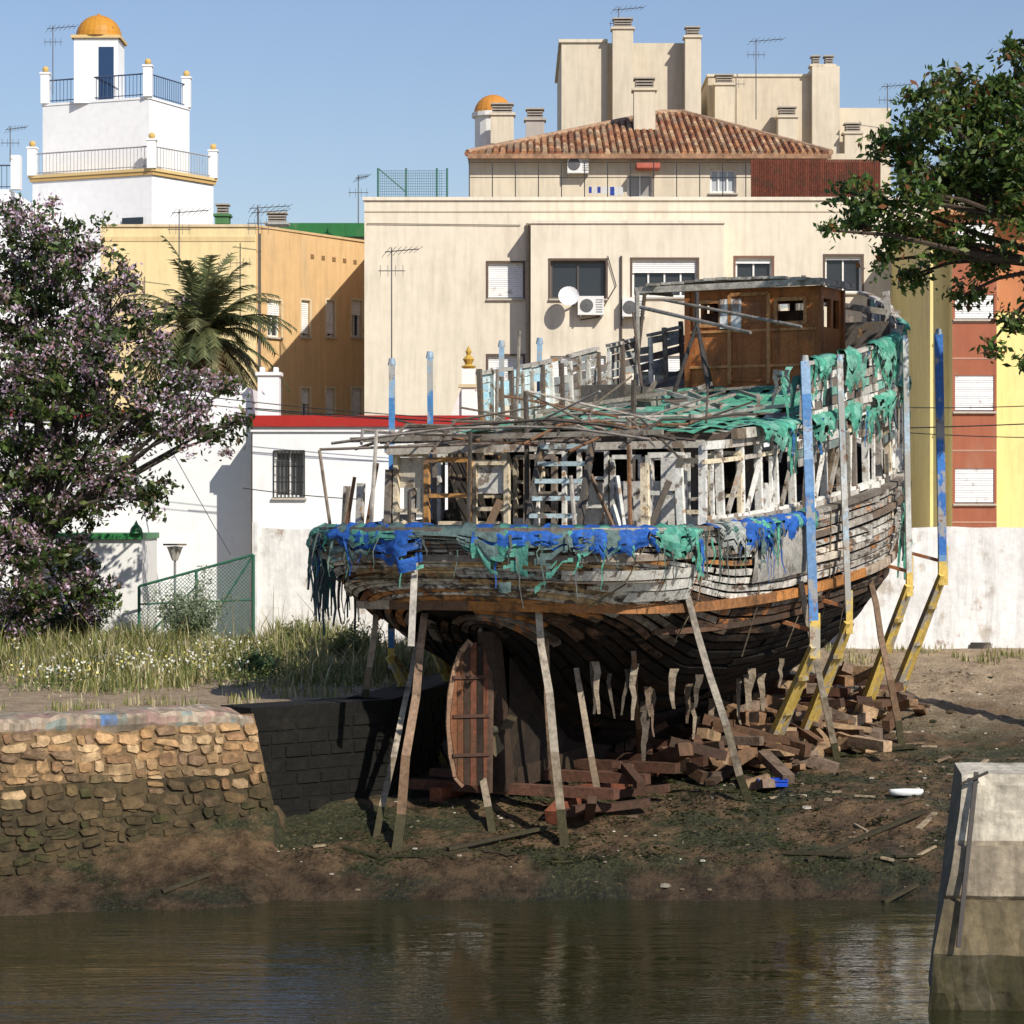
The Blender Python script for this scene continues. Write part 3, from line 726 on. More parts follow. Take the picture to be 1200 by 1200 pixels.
for k in range(90):
    p,n=R.choice(sp); rag(p+n*(.16+R.uniform(0,.05))+V(0,0,R.uniform(-.3,.05)),R.uniform(.15,.8),R.choice([GR,BL,(.07,.08,.07),(.12,.13,.12),(.1,.16,.14)]),R.uniform(.008,.028))
for k in range(70):
    s=R.uniform(1.4,3.4); p=hp(s,1,-1); n=hn(s,.97,-1); rag(p+n*R.uniform(.1,.25)+V(0,0,R.uniform(-.3,.1)),R.uniform(.3,1.5),R.choice([(.03,.05,.07),(.04,.07,.08),(.03,.1,.12),(.02,.03,.04)]),R.uniform(.01,.045))
for k in range(90):
    s=R.uniform(5.5,15); w=min(Bd(s),3.0); z=zu(s)+R.choice([-.05,.95,.9,-.1])+R.uniform(-.1,.1); rag((w+.06+R.uniform(0,.06),s,z),R.uniform(.15,.7),R.choice([GR,GR,(.16,.38,.30),(.05,.15,.12),(.07,.08,.08),(.02,.12,.3)]),R.uniform(.01,.06))
for k in range(30):
    s=R.uniform(12.5,15.2); w=Bd(s); rag((w+.12,s,R.uniform(2.6,4.2)),R.uniform(.4,1.3),R.choice([GR,(.04,.05,.05),(.06,.12,.1)]),R.uniform(.02,.07))
for k in range(20):
    s=R.uniform(1.5,10); v=R.uniform(.15,.35); rag(hp(s,v,1)+hn(s,v,1)*.08,R.uniform(.4,1.0),R.choice([(.30,.24,.17),(.10,.08,.06),(.17,.12,.08)]),R.uniform(.03,.07))
b.build('torn_rags',[M_CLOTH],boat)
gsc=lambda a,q: (.08,.33,.23) if nz(a*.15,q*.2,3)>0 else (.17,.42,.32)
pth=[(V(min(Bd(s),3.0),s,zu(s)),V(1,0,0)) for s in np.arange(5.0,14.5,.07)]
drape('green_deck_edge_sheet',pth,.04,.5,gsc,51,rows=10,inner=.5,gap=.18,holes=.25)
pth=[(V(min(Bd(s),3.0),s,zu(s)+.98),V(1,0,0)) for s in np.arange(7.6,14.8,.07)]
drape('green_rail_sheet',pth,.05,.9,gsc,77,rows=12,inner=.05,gap=.02,holes=.3)
b=MB(); g=[]
for s in np.arange(4.6,7.0,.2): g.append([hp(s,vdz(s,dz),1)+hn(s,vdz(s,dz),1)*.10 for dz in(-.02,.3,.6,.9)])
b.grid(g,(.36,.34,.30)); b.build('plywood_patch',[M_WOOD],boat)
b=MB()
for k in range(3):
    g=[]
    for s in np.arange(.25+k*.35,2.3,.12): g.append([hp(s,vdz(s,dz),1)+hn(s,vdz(s,dz),1)*.085 for dz in (.52+k*.16,.66+k*.16)])
    b.grid(g,jit((.82,.79,.70)))
b.build('pale_repair_planks',[M_PAINTW],boat)
b=MB()
for k in range(7):
    s=R.uniform(1,9); p=hp(s,1,1)+hn(s,.9,1)*.15; q=hp(s+R.uniform(-1,1.5),.45,1)+hn(s,.4,1)*.2
    m=(p+q)/2+V(.1,0,-.2); b.path([p,m,q],.012,.012,(.25,.2,.13),n=4)
b.build('ropes',[M_WOOD],boat)

# ------------------------------------------------------------------ guide posts
def gz(w): return height(w.x,w.y)
for (s,side,zt,zk) in [(6.65,1,5.5,.62),(8.4,1,5.6,.95),(11.8,1,6.15,1.5),(13.9,1,6.4,1.65),(4.35,-1,5.5,.4),(5.8,-1,5.7,.6),(8.5,-1,6.05,1.),(10.1,-1,6.2,1.2)]:
    e=empty('slipway_guide_post'); b=MB()
    p0=to_world((side*3.38,s+.1,zk)); p1=to_world((side*3.30+R.uniform(-.06,.06),s-.05,zt))
    ft=to_world((side*(2.1 if side==1 else 2.75),s+1.0,0)); ft.z=gz(ft)-.1
    n=9
    wd=.15 if s in(6.65,13.9) else .10
    for k in range(n):
        a=p0.lerp(p1,k/n); c=p0.lerp(p1,(k+1)/n)
        col=R.choice([(.10,.25,.52),(.30,.44,.62),(.60,.64,.66),(.16,.30,.52)]) if side==1 and s not in(8.4,11.8) else R.choice([(.55,.60,.62),(.40,.50,.58),(.6,.6,.57)])
        if s==13.9 and k>0: col=(.05,.18,.52)
        if side==-1: col=(.07,.22,.46) if k<8 else (.25,.4,.55)
        b.beam(a,c,wd,.12,col,up=(0,1,0))
    b.tube(p1-V(0,0,.02),p1+V(0,0,.1),.07,.05,(.3,.4,.5))
    off=to_world((0,.16,0))-to_world((0,0,0))
    yl=(.68,.48,.12)
    for sg in(-.6,.6):
        b.beam(ft+off*sg*1.9,p0+off*sg+V(0,0,.15),.13,.13,jit(yl),w2=.10,h2=.09)
    b.beam(p0-V(0,0,.05),p0+V(0,0,.7),wd*1.15,.14,yl,up=(0,1,0))
    for f in(.2,.5,.8): 
        c=ft.lerp(p0,f); b.beam(c-off*1.0,c+off*1.0,.07,.07,(.4,.28,.08))
    if side==1: b.beam(p0+V(0,0,.4),to_world((2.75,s+.2,zk+.55)),.06,.06,(.5,.2,.08)); 
    b.build('post',[M_POST],e)
# ------------------------------------------------------------------ timber props
cand=[]
for side in(1,-1):
    for s in [q for q in ST if q<16]:
        for v in np.linspace(.15,.85,36):
            p=hp(s,v,side); n=hn(s,v,side)
            w=to_world(p); nw=RM.to_3x3()@n
            if nw.dot(Vector((w.x,w.y,w.z-EYE)))<0: cand.append((*proj(p),w+nw*.1))
def hull_near(px,py): return min(cand,key=lambda c:(c[0]-px)**2+(c[1]-py)**2)[2]
def ground_ray(px,py):
    for d in np.arange(34,60,.05):
        d=float(d); x=X(px,d); z=Z(py,d)
        if z<=height(x,d): return Vector((x,d,height(x,d)))
    return Vector((X(px,45),45,-1))
PW=[(.42,.36,.28),(.33,.26,.19),(.48,.42,.34),(.26,.17,.11)]
for (a,c,e,f,w) in [(499,722,464,996,.13),(480,765,440,982,.09),(434,728,428,900,.10),(547,772,578,978,.10),(632,714,662,988,.12),(624,768,648,940,.09),(670,788,706,952,.10),(803,704,880,940,.11),(930,690,984,900,.10),(1013,682,1057,872,.11),(742,760,752,900,.09)]:
    t=hull_near(a,c); g=ground_ray(e,f)+V(0,0,-.08)
    up=(t-g).normalized()
    b=MB(); c1=R.choice(PW)
    t2=t+up*.12+V(0,-.05,0)
    pts=[g]+[g.lerp(t2,f_)+V(R.uniform(-.03,.03),0,0) for f_ in(.16,.4,.65,.85)]+[t2]
    for i_ in range(5):
        cl=(.05,.045,.02) if i_==0 else ((c1[0]*.6,c1[1]*.56,c1[2]*.5) if i_==1 else jit(c1))
        b.beam(pts[i_],pts[i_+1],w*(1.15-.06*i_),w*.9,cl,up=(0,1,0),w2=w*(1.09-.06*i_))
    b.build('timber_prop',[M_WOOD])
b=MB(); p=to_world((-.55,.1,2.35)); q=to_world((-.5,-.12,1.0)); b.beam(q,p,.10,.05,(.5,.46,.4),up=(0,1,0)); b.build('timber_plank',[M_WOOD])
# ------------------------------------------------------------------ cradle, rails, timber piles
cr=empty('slipway_cradle'); b=MB()
for t in(-1.0,1.0):
    pts=[to_world((t,s,0)) for s in np.arange(1.6,15,.8)]
    for p in pts: p.z=gz(p)+.12
    for p,q in zip(pts[:-1],pts[1:]): b.beam(p,q,.22,.24,jit((.22,.07,.035),.2))
for s in np.arange(2,14.5,1.2):
    p=to_world((-1.7,s,0)); q=to_world((1.9,s,0)); z=max(gz(p),gz(q),gz((p+q)/2))+.24; 
    if z>0: z=gz((p+q)/2)+.25
    b.beam((p.x,p.y,z),(q.x,q.y,z),.22,.16,jit((.11,.05,.03),.3))
    c=to_world((0,s,0)); zk=-1.15+(s-2.2)*.055-.17
    if zk>z+.1: b.beam((c.x,c.y,z+.1),(c.x,c.y,zk),.35,.3,(.08,.05,.03))
b.build('cradle_beams',[M_WOOD],cr)
b=MB()
def block(c,l,w,h,col,tilt=.3):
    a=R.uniform(0,3.14); d=Vector((math.cos(a),math.sin(a),R.uniform(-tilt,tilt))).normalized()*l/2
    b.beam(c-d,c+d,w,h,col)
for k in range(150):
    s=R.uniform(4.6,14.2); t=R.uniform(1.3,3.2); p=to_world((t,s,0)); lev=R.choice([0,0,1,1,2,3,4])
    p.z=gz(p)+.1+lev*.2*max(.2,(1-(t-1.3)/2.4))
    block(p,R.uniform(.35,1.2),R.uniform(.08,.3),R.uniform(.06,.22),jit(R.choice([(.13,.07,.04),(.28,.16,.085),(.08,.045,.03),(.20,.14,.10),(.38,.25,.14)]),.2),.4)
for (px,py,l,w,h) in [(845,850,.75,.5,.4),(835,832,.6,.35,.4),(865,868,.9,.3,.22),(900,835,.6,.4,.35),(1020,855,.9,.2,.18),(995,828,.8,.3,.2)]:
    p=ground_ray(px,py+35)+V(0,.1,.25); block(p,l,w,h,jit((.50,.34,.21)),.3)
for k in range(26):
    s=R.uniform(1.5,8); t=R.uniform(-1.6,1.8); p=to_world((t,s,0)); p.z=gz(p)+R.uniform(.1,.5); block(p,R.uniform(.5,1.6),.14,.12,jit((.10,.05,.032),.3),.6)
b.build('timber_pile',[M_WOOD])
def crate(px,py,col):
    p=ground_ray(px,py); b=MB(); z=p.z+.06; x,y=p.x,p.y; w,dp,h=.22,.14,.11
    b.box(x-w,x+w,y-dp,y+dp,z,z+.02,col)
    for (x0,x1,y0,y1) in ((x-w,x+w,y-dp-.012,y-dp),(x-w,x+w,y+dp,y+dp+.012),(x-w-.012,x-w,y-dp,y+dp),(x+w,x+w+.012,y-dp,y+dp)): b.box(x0,x1,y0,y1,z,z+h,col)
    b.box(x-w-.02,x+w+.02,y-dp-.03,y-dp-.012,z+h-.03,z+h,col); return b.build('plastic_crate',[M_METAL])
crate(905,926,(.01,.07,.5))
b=MB(); p=ground_ray(1062,934); b.lathe((0,0,0),[(.001,0),(.22,0),(.25,.05),(.24,.09),(.001,.10)],(.85,.85,.82),n=14)
o=b.build('foam_float',[M_WHITE],smooth=True); o.location=p+V(0,0,.03); o.scale=(1.1,.5,1)
b=MB()
for k in range(2400):
    x=R.uniform(-7,10); y=R.uniform(37.0,54)
    if wally(x)-.5<y: continue
    if nz(x*.8,y*.8,12)<-.15 and R.random()<.7: continue
    z=height(x,y); r=R.uniform(.012,.045)*(1 if R.random()<.93 else 2.2)
    pr=[(.001,-r*.3),(r,-r*.1),(r*.8,r*.35),(.001,r*.5)]
    b.lathe((x,y,z),pr,R.choice([(.24,.19,.13),(.07,.055,.03),(.48,.43,.35),(.12,.09,.05),(.03,.03,.012)]),n=5)
b.build('stones',[M_STONE])
b=MB()
for k in range(120):
    x=R.uniform(-4.5,8.5); y=R.uniform(37.4,51)
    if wally(x)-.8<y: continue
    a=R.uniform(-.5,.5) if R.random()<.6 else R.uniform(0,3.14); l=R.uniform(.15,1.5)*(.4 if k%3 else 1); z=height(x,y)+.02; x2=x+math.cos(a)*l; y2=y+math.sin(a)*l
    if wally(x2)-.6<y2: continue
    b.beam((x,y,z),(x2,y2,height(x2,y2)+.03),R.uniform(.03,.1),.03,R.choice([(.07,.05,.03),(.24,.17,.11),(.04,.035,.015),(.03,.03,.012),(.34,.26,.17)]))
for (a,c,e,f) in [(190,1050,245,1030),(945,1012,1085,955),(525,998,640,975),(1035,1062,1075,1042),(920,1002,1000,1008)]:
    p=ground_ray(a,c);q=ground_ray(e,f); b.beam(p+V(0,0,.04),q+V(0,0,.05),.08,.05,(.045,.038,.02))
b.build('driftwood',[M_WOOD])
P=[];C=[];S=[]
for k in range(460):
    x=R.gauss(2.5,3.2); y=R.uniform(37.5,45)
    if wally(x)-.8<y or x>9: continue
    r=R.uniform(.1,.5); cw=R.choice([(.02,.030,.008),(.04,.055,.012),(.015,.018,.008),(.06,.065,.02)])
    for q in range(40):
        xx=x+R.gauss(0,r); yy=y+R.gauss(0,r*.6); P.append([xx,yy,height(xx,yy)+.015]); C.append(cw); S.append(R.uniform(.015,.035))
# ------------------------------------------------------------------ leaves helper
def leafcloud(name,P,S,C,mat,parent,elong=2.2,flat=None):
    P=np.asarray(P); n=len(P); S=np.asarray(S).reshape(-1,1)
    a=NR.normal(size=(n,3)); c=NR.normal(size=(n,3))
    if flat is not None: a[:,2]*=flat; c[:,2]*=flat
    a/=np.linalg.norm(a,axis=1,keepdims=True)
    if flat is not None: bb=np.cross(a,np.array([[0,0,1.0]])+c*.3)
    else: bb=np.cross(a,c)
    bb/=np.linalg.norm(bb,axis=1,keepdims=True)
    vs=np.stack([P-a*S*elong/2,P+bb*S/2,P+a*S*elong/2,P-bb*S/2],1).reshape(-1,3)
    me=bpy.data.meshes.new(name); me.vertices.add(4*n); me.vertices.foreach_set('co',vs.ravel().astype('f'))
    me.loops.add(4*n); me.loops.foreach_set('vertex_index',np.arange(4*n,dtype='i')); me.polygons.add(n)
    me.polygons.foreach_set('loop_start',np.arange(0,4*n,4,dtype='i'))
    me.materials.append(mat); me.update(calc_edges=True)
    at=me.color_attributes.new('col','FLOAT_COLOR','CORNER')
    cc=np.repeat(np.concatenate([np.asarray(C),np.ones((n,1))],1),4,axis=0); at.data.foreach_set('color',cc.ravel().astype('f'))
    o=bpy.data.objects.new(name,me); scene.collection.objects.link(o); o.parent=parent; return o
leafcloud('seaweed',P,S,C,M_BLADE,None,elong=3.5,flat=.15)
def tree(name, base, blobs, d, nclus, nleaf, lsize, pal, wts, bark, trunk_r, fork, flower=None, spread=1.6, clr=.32, pw=.45):
    e=empty(name); b=MB(); P=[];C=[];S=[]
    base=Vector(base); fork=Vector(fork)
    mid=base.lerp(fork,.5)+V(.15,0,0)
    b.path([base,mid,fork],trunk_r,trunk_r*.75,bark,n=10)
    tot=sum(q[2]**2 for q in blobs)
    for (px,py,r) in blobs:
        dd=d+R.uniform(-spread,spread); c=Vector((X(px,dd),dd,Z(py,dd))); rr=r/F*dd
        m=fork.lerp(c,.45)+V(R.uniform(-.3,.3),R.uniform(-.3,.3),R.uniform(.0,.5))
        b.path([fork,fork.lerp(m,.5)+V(R.uniform(-.1,.1),0,.1),m,m.lerp(c,.6)+V(0,0,.1),c],trunk_r*.34,.022,bark,n=6)
        k=max(3,int(nclus*r*r/tot))
        for _ in range(k):
            v=Vector((R.gauss(0,1),R.gauss(0,1),R.gauss(0,1))).normalized()*rr*(R.random()**pw)
            q=c+v
            if R.random()<.3: b.path([c.lerp(m,.3*R.random()),c+v*.5+V(0,0,-.05),q],.018,.007,bark,n=4)
            nl=int(nleaf*R.uniform(.5,1.5)); cs=clr*R.uniform(.5,1.3)
            shade=R.uniform(.6,1.4)
            fl= flower and R.random()<flower[1]
            for _ in range(nl):
                g=np.array([R.gauss(0,cs*.5),R.gauss(0,cs*.5),R.gauss(0,cs*.33)])
                P.append(np.array(q)+g)
                if fl and R.random()<.72: col=R.choice(flower[0]); S.append(lsize*.62)
                else: col=R.choices(pal,wts)[0]; S.append(lsize*R.uniform(.6,1.3))
                C.append([min(.85,x*shade) for x in col])
    b.build('trunk_and_limbs',[M_WOOD],e)
    leafcloud('foliage',P,S,C,M_LEAF,e)
    return e
GL=[(.05,.085,.022),(.08,.125,.03),(.13,.16,.045),(.03,.045,.016),(.16,.12,.06)]
FL=([(.58,.42,.54),(.46,.32,.42),(.66,.54,.62),(.36,.20,.22),(.24,.14,.12)],.68)
bl=[(40,268,44),(95,300,47),(20,320,50),(60,370,68),(130,350,42),(20,430,68),(110,430,68),(178,385,36),(190,455,47),(235,470,38),(268,455,26),(150,500,50),(80,510,66),(20,540,64),(120,560,50),(175,582,26),(60,600,54),(20,650,52),(80,665,44),(30,710,48),(110,700,34),(262,508,25),(-40,350,80),(-50,480,90),(-50,620,90),(95,735,26),(5,250,27),(215,505,26),(285,490,12),(60,450,50),(100,370,46)]
tree('flowering_tree',(X(15,53),53,0),bl,53,1120,50,.080,GL,[3,3,1.6,2.4,.7],(.06,.05,.04),.22,(X(45,53),53,Z(640,53)),FL,clr=.29,pw=.5)
br=[(1140,150,56),(1085,130,36),(1060,180,40),(1020,235,30),(1000,262,20),(1105,215,40),(1150,230,46),(1185,190,52),(1050,270,32),(1110,285,34),(1070,322,22),(1160,310,30),(1130,345,20),(1188,378,20),(1162,402,14),(1190,100,36),(1195,60,22),(1172,125,36),(1215,250,56),(1230,150,56),(1195,428,12),(1125,115,26),(1250,330,56),(1035,305,14),(972,270,9),(1100,100,18),(990,225,12),(1075,225,30),(1130,190,34)]
tree('overhanging_tree',(X(1330,46),46,-.1),br,46,600,32,.076,[(.06,.115,.022),(.11,.17,.035),(.04,.07,.018),(.18,.20,.05),(.20,.08,.03)],[3,2.6,1.6,1.3,.5],(.07,.05,.035),.26,(X(1285,46),46,Z(330,46)),None,1.1,.27,pw=.6)

# palm
e=empty('palm_tree'); dp=69; b=MB(); cx,cz=X(238,dp),Z(395,dp)
for k in range(18): b.tube((cx,dp,cz*k/18),(cx,dp,cz*(k+1)/18),.30+.03*(k%2),.27,jit((.10,.07,.045)),n=10)
for k in range(105):
    a=R.uniform(0,6.28); el=R.uniform(-.5,1.4); L_=R.uniform(2.0,3.0); pts=[]
    p=V(cx,dp,cz); v=V(math.cos(a)*math.cos(el),math.sin(a)*math.cos(el),math.sin(el)); n=11
    col=R.choice([(.12,.15,.06),(.17,.19,.08),(.22,.22,.11),(.07,.09,.04)]) if el>-.1 else R.choice([(.20,.14,.07),(.10,.09,.04)])
    for q in range(n+1):
        pts.append(p.copy()); p=p+v*(L_/n); v=(v+V(0,0,-.085-.012*q)).normalized()
    b.path(pts,.03,.01,(.15,.14,.06),n=4)
    for q in range(1,n):
        for h in(0,.33,.66):
            c=pts[q].lerp(pts[q+1],h); d=(pts[q+1]-pts[q]).normalized(); sd=d.cross(V(0,0,1)); sd=sd.normalized() if sd.length>.01 else V(1,0,0)
            for sg in(-1,1):
                l=.55*(1-abs(q/n-.45)); t=c+(sd*sg*.7+d*.6+V(0,0,R.uniform(-.45,-.05))).normalized()*l
                b.face([c-d*.035,c+d*.045,t],jit(col,.35))
b.build('fronds_and_trunk',[M_LEAF],e)

# ------------------------------------------------------------------ grass
b=MB()
def blade(x,y,z,h,w,col,lean=.35):
    a=R.uniform(0,6.28); l=h*R.uniform(0,lean); dx,dy=math.cos(a),math.sin(a); wx,wy=-dy*w,dx*w
    mx,my=x+dx*l*.35,y+dy*l*.35
    i=len(b.v); b.v += [(x-wx,y-wy,z),(x+wx,y+wy,z),(mx+wx*.7,my+wy*.7,z+h*.6),(mx-wx*.7,my-wy*.7,z+h*.6),(x+dx*l,y+dy*l,z+h)]
    b.f += [(i,i+1,i+2,i+3),(i+3,i+2,i+4)]; b.m += [0,0]; b.c += [col,col]
GC=[(.18,.20,.05),(.27,.26,.08),(.42,.35,.17),(.12,.15,.045),(.50,.43,.25)]
n=0
while n<34000:
    y=R.uniform(41.0,57.5); x=R.uniform(-13,0.6)
    if y<wally(x)+1.0 or (x>-3.9 and y<wally(x+.6)+.5): continue
    dens=nz(x*.6,y*.5,2)*.9+nz(x*2,y*2,5)*.5
    edge=smooth(41.0,47.5,y+3.0*nz(x*.5,3))
    if R.random()>edge*(.65+dens*1.3): continue
    h=R.uniform(.06,.36)*(.4+edge*.9)*max(.25,(1+1.6*dens))
    if R.random()<.04: h*=1.8
    g=R.choices(GC,[3,3,2,3,1.4] if dens>0 else [1,2,4,1,3])[0]
    blade(x,y,0,h,R.uniform(.007,.018),jit(g,.25),1.0); n+=1
for k in range(3500):
    if R.random()<.5: x=R.uniform(6,12); y=R.uniform(54.0,55.9)
    else: x=R.uniform(-12,-4); y=wally(x)+R.uniform(.8,3); 
    if nz(x*1.3,y*1.3,9)<.1: continue
    blade(x,y,height(x,y) if x>0 else 0,R.uniform(.05,.22),.012,jit(R.choice(GC)))
b.build('grass',[M_BLADE])
P=[];C=[];S=[]
for k in range(900):
    x=R.uniform(-12,-2.5); y=R.uniform(42.5,56)
    if nz(x*.5,y*.5,21)<-.02 : continue
    hh=R.uniform(.1,.32); r=R.uniform(.12,.3); cw=R.choice([(.10,.16,.04),(.16,.21,.055),(.22,.24,.08),(.08,.11,.035)])
    for q in range(26):
        P.append([x+R.gauss(0,r),y+R.gauss(0,r),abs(R.gauss(0,hh*.6))+.02]); C.append(jit(cw,.3)); S.append(R.uniform(.02,.045))
    if x<-5.0 and R.random()<.8:
        for q in range(7):
            P.append([x+R.gauss(0,r),y+R.gauss(0,r),hh+R.uniform(.05,.22)]); C.append(R.choice([(.84,.82,.7),(.82,.72,.2),(.84,.83,.76)])); S.append(.042)
leafcloud('flowering_weeds',P,S,C,M_BLADE,None,elong=1.5)
def shrub(name,px,py0,r,d,pal,n=2600,hgt=1.0):
    e=empty(name); P=[];C=[];S=[];b=MB(); cx=X(px,d)
    for k in range(26):
        a=R.uniform(0,6.28); t=R.uniform(.2,1); tip=V(cx+math.cos(a)*r*t,d+math.sin(a)*r*t,hgt*R.uniform(.5,1)*(1.1-t*.5)); b.path([V(cx,d,0),V(cx,d,0).lerp(tip,.5)+V(0,0,.08),tip],.012,.004,(.1,.09,.05),n=4)
        for _ in range(n//26):
            f=R.uniform(.25,1); q=V(cx,d,0).lerp(tip,f); P.append([q.x+R.gauss(0,.1),q.y+R.gauss(0,.1),q.z+R.gauss(0,.08)]); C.append(R.choice(pal)); S.append(.035)
    b.build('stems',[M_WOOD],e); leafcloud('leaves',P,S,C,M_LEAF,e,elong=3)
shrub('fennel_bush',228,0,.95,54.5,[(.22,.27,.16),(.16,.21,.11),(.26,.30,.20)],4200,2.0)
shrub('weed_shrub',300,0,.35,46.5,[(.03,.08,.04),(.05,.11,.05)],1500,.55)
shrub('weed_shrub',412,0,.7,50,[(.19,.20,.07),(.14,.16,.05)],2500,.9)
shrub('weed_shrub',345,0,.6,52,[(.20,.21,.08),(.14,.16,.05)],1800,.8)
shrub('ivy_bush',90,0,1.2,55.5,[(.025,.045,.018),(.04,.065,.025)],5200,1.6)
shrub('ivy_bush',15,0,1.2,54,[(.025,.045,.018),(.04,.065,.025)],4200,1.7)

# ------------------------------------------------------------------ BUILDINGS
def pxh(d,*r): return [(X(a,d),X(c,d),Z(f,d),Z(e,d)) for a,e,c,f in r]
BE=(.74,.66,.52)
ap=empty('apartment_building'); d=75.0; b=MB(); O=Vector((0,d,0))
zt=Z(235,d); x0,x1=X(427,d),X(1092,d)
hs=pxh(d,(572,308,613,350),(862,302,905,345),(967,300,1010,343),(572,417,613,462),(862,417,905,460),(967,417,1010,460))
wall(b,O,UX,NY,x0,x1,0,zt,hs,.22,BE)
for i,h in enumerate(hs): window(b,O,UX,NY,h,.22,shut=[.95,.15,.1,.85,.3,.4][i],surround=(.12,.08,.06) if i!=1 else (.2,.1,.07),bars=1)
b.face([(x0,d,0),(x0,d+15,0),(x0,d+15,zt),(x0,d,zt)],BE); b.face([(x1,d,0),(x1,d+15,0),(x1,d+15,zt),(x1,d,zt)],BE)
b.face([(x0,d,zt-.5),(x1,d,zt-.5),(x1,d+15,zt-.5),(x0,d+15,zt-.5)],(.3,.25,.2))
b.box(x0-.05,x1+.05,d-.06,d+.25,zt+.002,zt+.10,(.76,.68,.55))
b.box(x0,x1,d-.02,d-.003,Z(247,d)-.04,Z(247,d),(.55,.46,.35))
d2=74.1; O2=Vector((0,d2,0)); xa,xb=X(622,d2),X(848,d2); zz=Z(262,d2)
h2=pxh(d2,(645,305,710,350),(741,304,817,348),(645,417,710,462),(741,417,817,462))
wall(b,O2,UX,NY,xa,xb,0,zz,h2,.22,(.75,.67,.53))
window(b,O2,UX,NY,h2[0],.22,shut=0,bars=1,frame=(.1,.08,.07),surround=(.12,.08,.06)); window(b,O2,UX,NY,h2[1],.22,shut=.35,bars=3,surround=(.12,.08,.06)); window(b,O2,UX,NY,h2[2],.22,shut=.6); window(b,O2,UX,NY,h2[3],.22,shut=.4,bars=2)
for x in(xa,xb): b.face([(x,d2,0),(x,d,0),(x,d,zz),(x,d2,zz)],BE)
b.box(xa-.04,xb+.04,d2-.05,d-.001,zz+.001,zz+.09,(.76,.68,.55))
b.build('walls_and_windows',BM,ap)
b=MB()
b.tube((X(619,d),d-.08,0),(X(619,d),d-.08,Z(262,d)),.06,.06,(.35,.28,.2)); b.tube((X(728,d2),d2-.05,0),(X(728,d2),d2-.05,Z(300,d2)),.03,.03,(.1,.08,.06))
b.path([V(X(712,d2),d2-.05,Z(300,d2)),V(X(722,d2),d2-.05,Z(335,d2)),V(X(700,d2),d2-.05,Z(372,d2)),V(X(680,d2),d2-.05,Z(375,d2))],.015,.015,(.06,.05,.05),n=4)
b.path([V(X(430,d),d-.04,Z(262,d)),V(X(610,d),d-.04,Z(264,d))],.015,.015,(.3,.25,.2),n=4)
b.build('drainpipes',[M_METAL],ap)
def ac(px,py,d,parent,s=.75):
    b=MB(); x,z=X(px,d),Z(py,d); b.box(x-s/2,x+s/2,d-.35,d-.03,z-.27,z+.27,(.78,.77,.73))
    b.lathe((0,0,0),[(.19,0),(.19,.02),(.02,.03)],(.12,.12,.12),n=14)
    i=len(b.v)-42
    for k in range(i,len(b.v)):
        vx,vy,vz=b.v[k]; b.v[k]=(x-.12+vx,d-.352-vz,z+vy)
    for q in(-.3,.3): b.box(x+q-.02,x+q+.02,d-.34,d-.001,z-.33,z-.275,(.2,.2,.2))
    for q in range(6): b.box(x+.14,x+.33,d-.358,d-.3505,z-.2+q*.07,z-.17+q*.07,(.3,.3,.3))
    b.build('air_conditioner',[M_METAL],parent)
ac(692,359,d2,ap); ac(742,361,d2,ap,.65)
b=MB()
c=V(X(666,d2),d2-.5,Z(350,d2))
prof=[(.001,0)]+[(.30*k/6,.10*(k/6)**2) for k in range(1,7)]
b.lathe((0,0,0),prof,(.8,.8,.79),n=18)
Mx=Matrix.Translation(c)@Matrix.Rotation(math.radians(70),4,'X')
b.v=[tuple(Mx@Vector(p)) for p in b.v]; b.tube(c,c+V(.15,.45,-.2),.03,.03,(.3,.3,.3)); b.build('satellite_dish',[M_METAL],ap,smooth=True)
d3=79.0; b=MB(); O3=Vector((0,d3,0)); xa,xb=X(550,d3),X(1032,d3); z3=Z(180,d3)
h3=pxh(d3,(735,203,765,232),(832,198,863,226))
wall(b,O3,UX,NY,xa,xb,zt-.5,z3,h3,.2,(.66,.57,.43)); window(b,O3,UX,NY,h3[0],.2,shut=0,glass=(.3,.28,.25)); window(b,O3,UX,NY,h3[1],.2,shut=.0,bars=2,glass=(.4,.42,.44))
for x in(xa,xb): b.face([(x,d3,zt-.5),(x,d3+9,zt-.5),(x,d3+9,z3),(x,d3,z3)],(.55,.46,.35))
b.face([(xa,d3,z3),(xb,d3,z3),(xb,d3+9,z3),(xa,d3+9,z3)],(.3,.25,.2))
b.box(X(745,d3),X(772,d3),d3-.7,d3-.02,Z(200,d3),Z(194,d3),(.45,.12,.08))
b.build('penthouse',BM,ap)
ac(677,194,d3,ap,.65)
b=MB(); E1=V(X(548,d3),d3-.4,Z(181,d3-.4)); E2=V(X(972,d3),d3-.4,Z(181,d3-.4)); R1=V(X(776,85),85,Z(134,85)); R2=V(X(800,85),85,Z(134,85))
b.face([E1,E2,R2,R1],(.2,.08,.04)); B2=V(E2.x,90,E2.z); B1=V(E1.x,90,E1.z); b.face([E2,B2,R2],(.25,.1,.05)); b.face([E1,R1,B1],(.25,.1,.05)); b.face([B1,R1,R2,B2],(.25,.1,.05))
x=E1.x
while x<E2.x:
    if x<R1.x: f=(x-E1.x)/(R1.x-E1.x)
    elif x>R2.x: f=(E2.x-x)/(E2.x-R2.x)
    else: f=1
    p=V(x,E1.y-.05,E1.z+.02); q=V(x,lerp(E1.y,85,f),lerp(E1.z,R1.z,f)+.03)
    n=max(1,int(f*16))
    for k in range(n):
        b.tube(p.lerp(q,k/n),p.lerp(q,(k+1.05)/n),.10,.085,jit(R.choice([(.40,.19,.09),(.46,.25,.13),(.30,.13,.07),(.50,.34,.20),(.34,.23,.15)]),.2),n=6)
    x+=.215
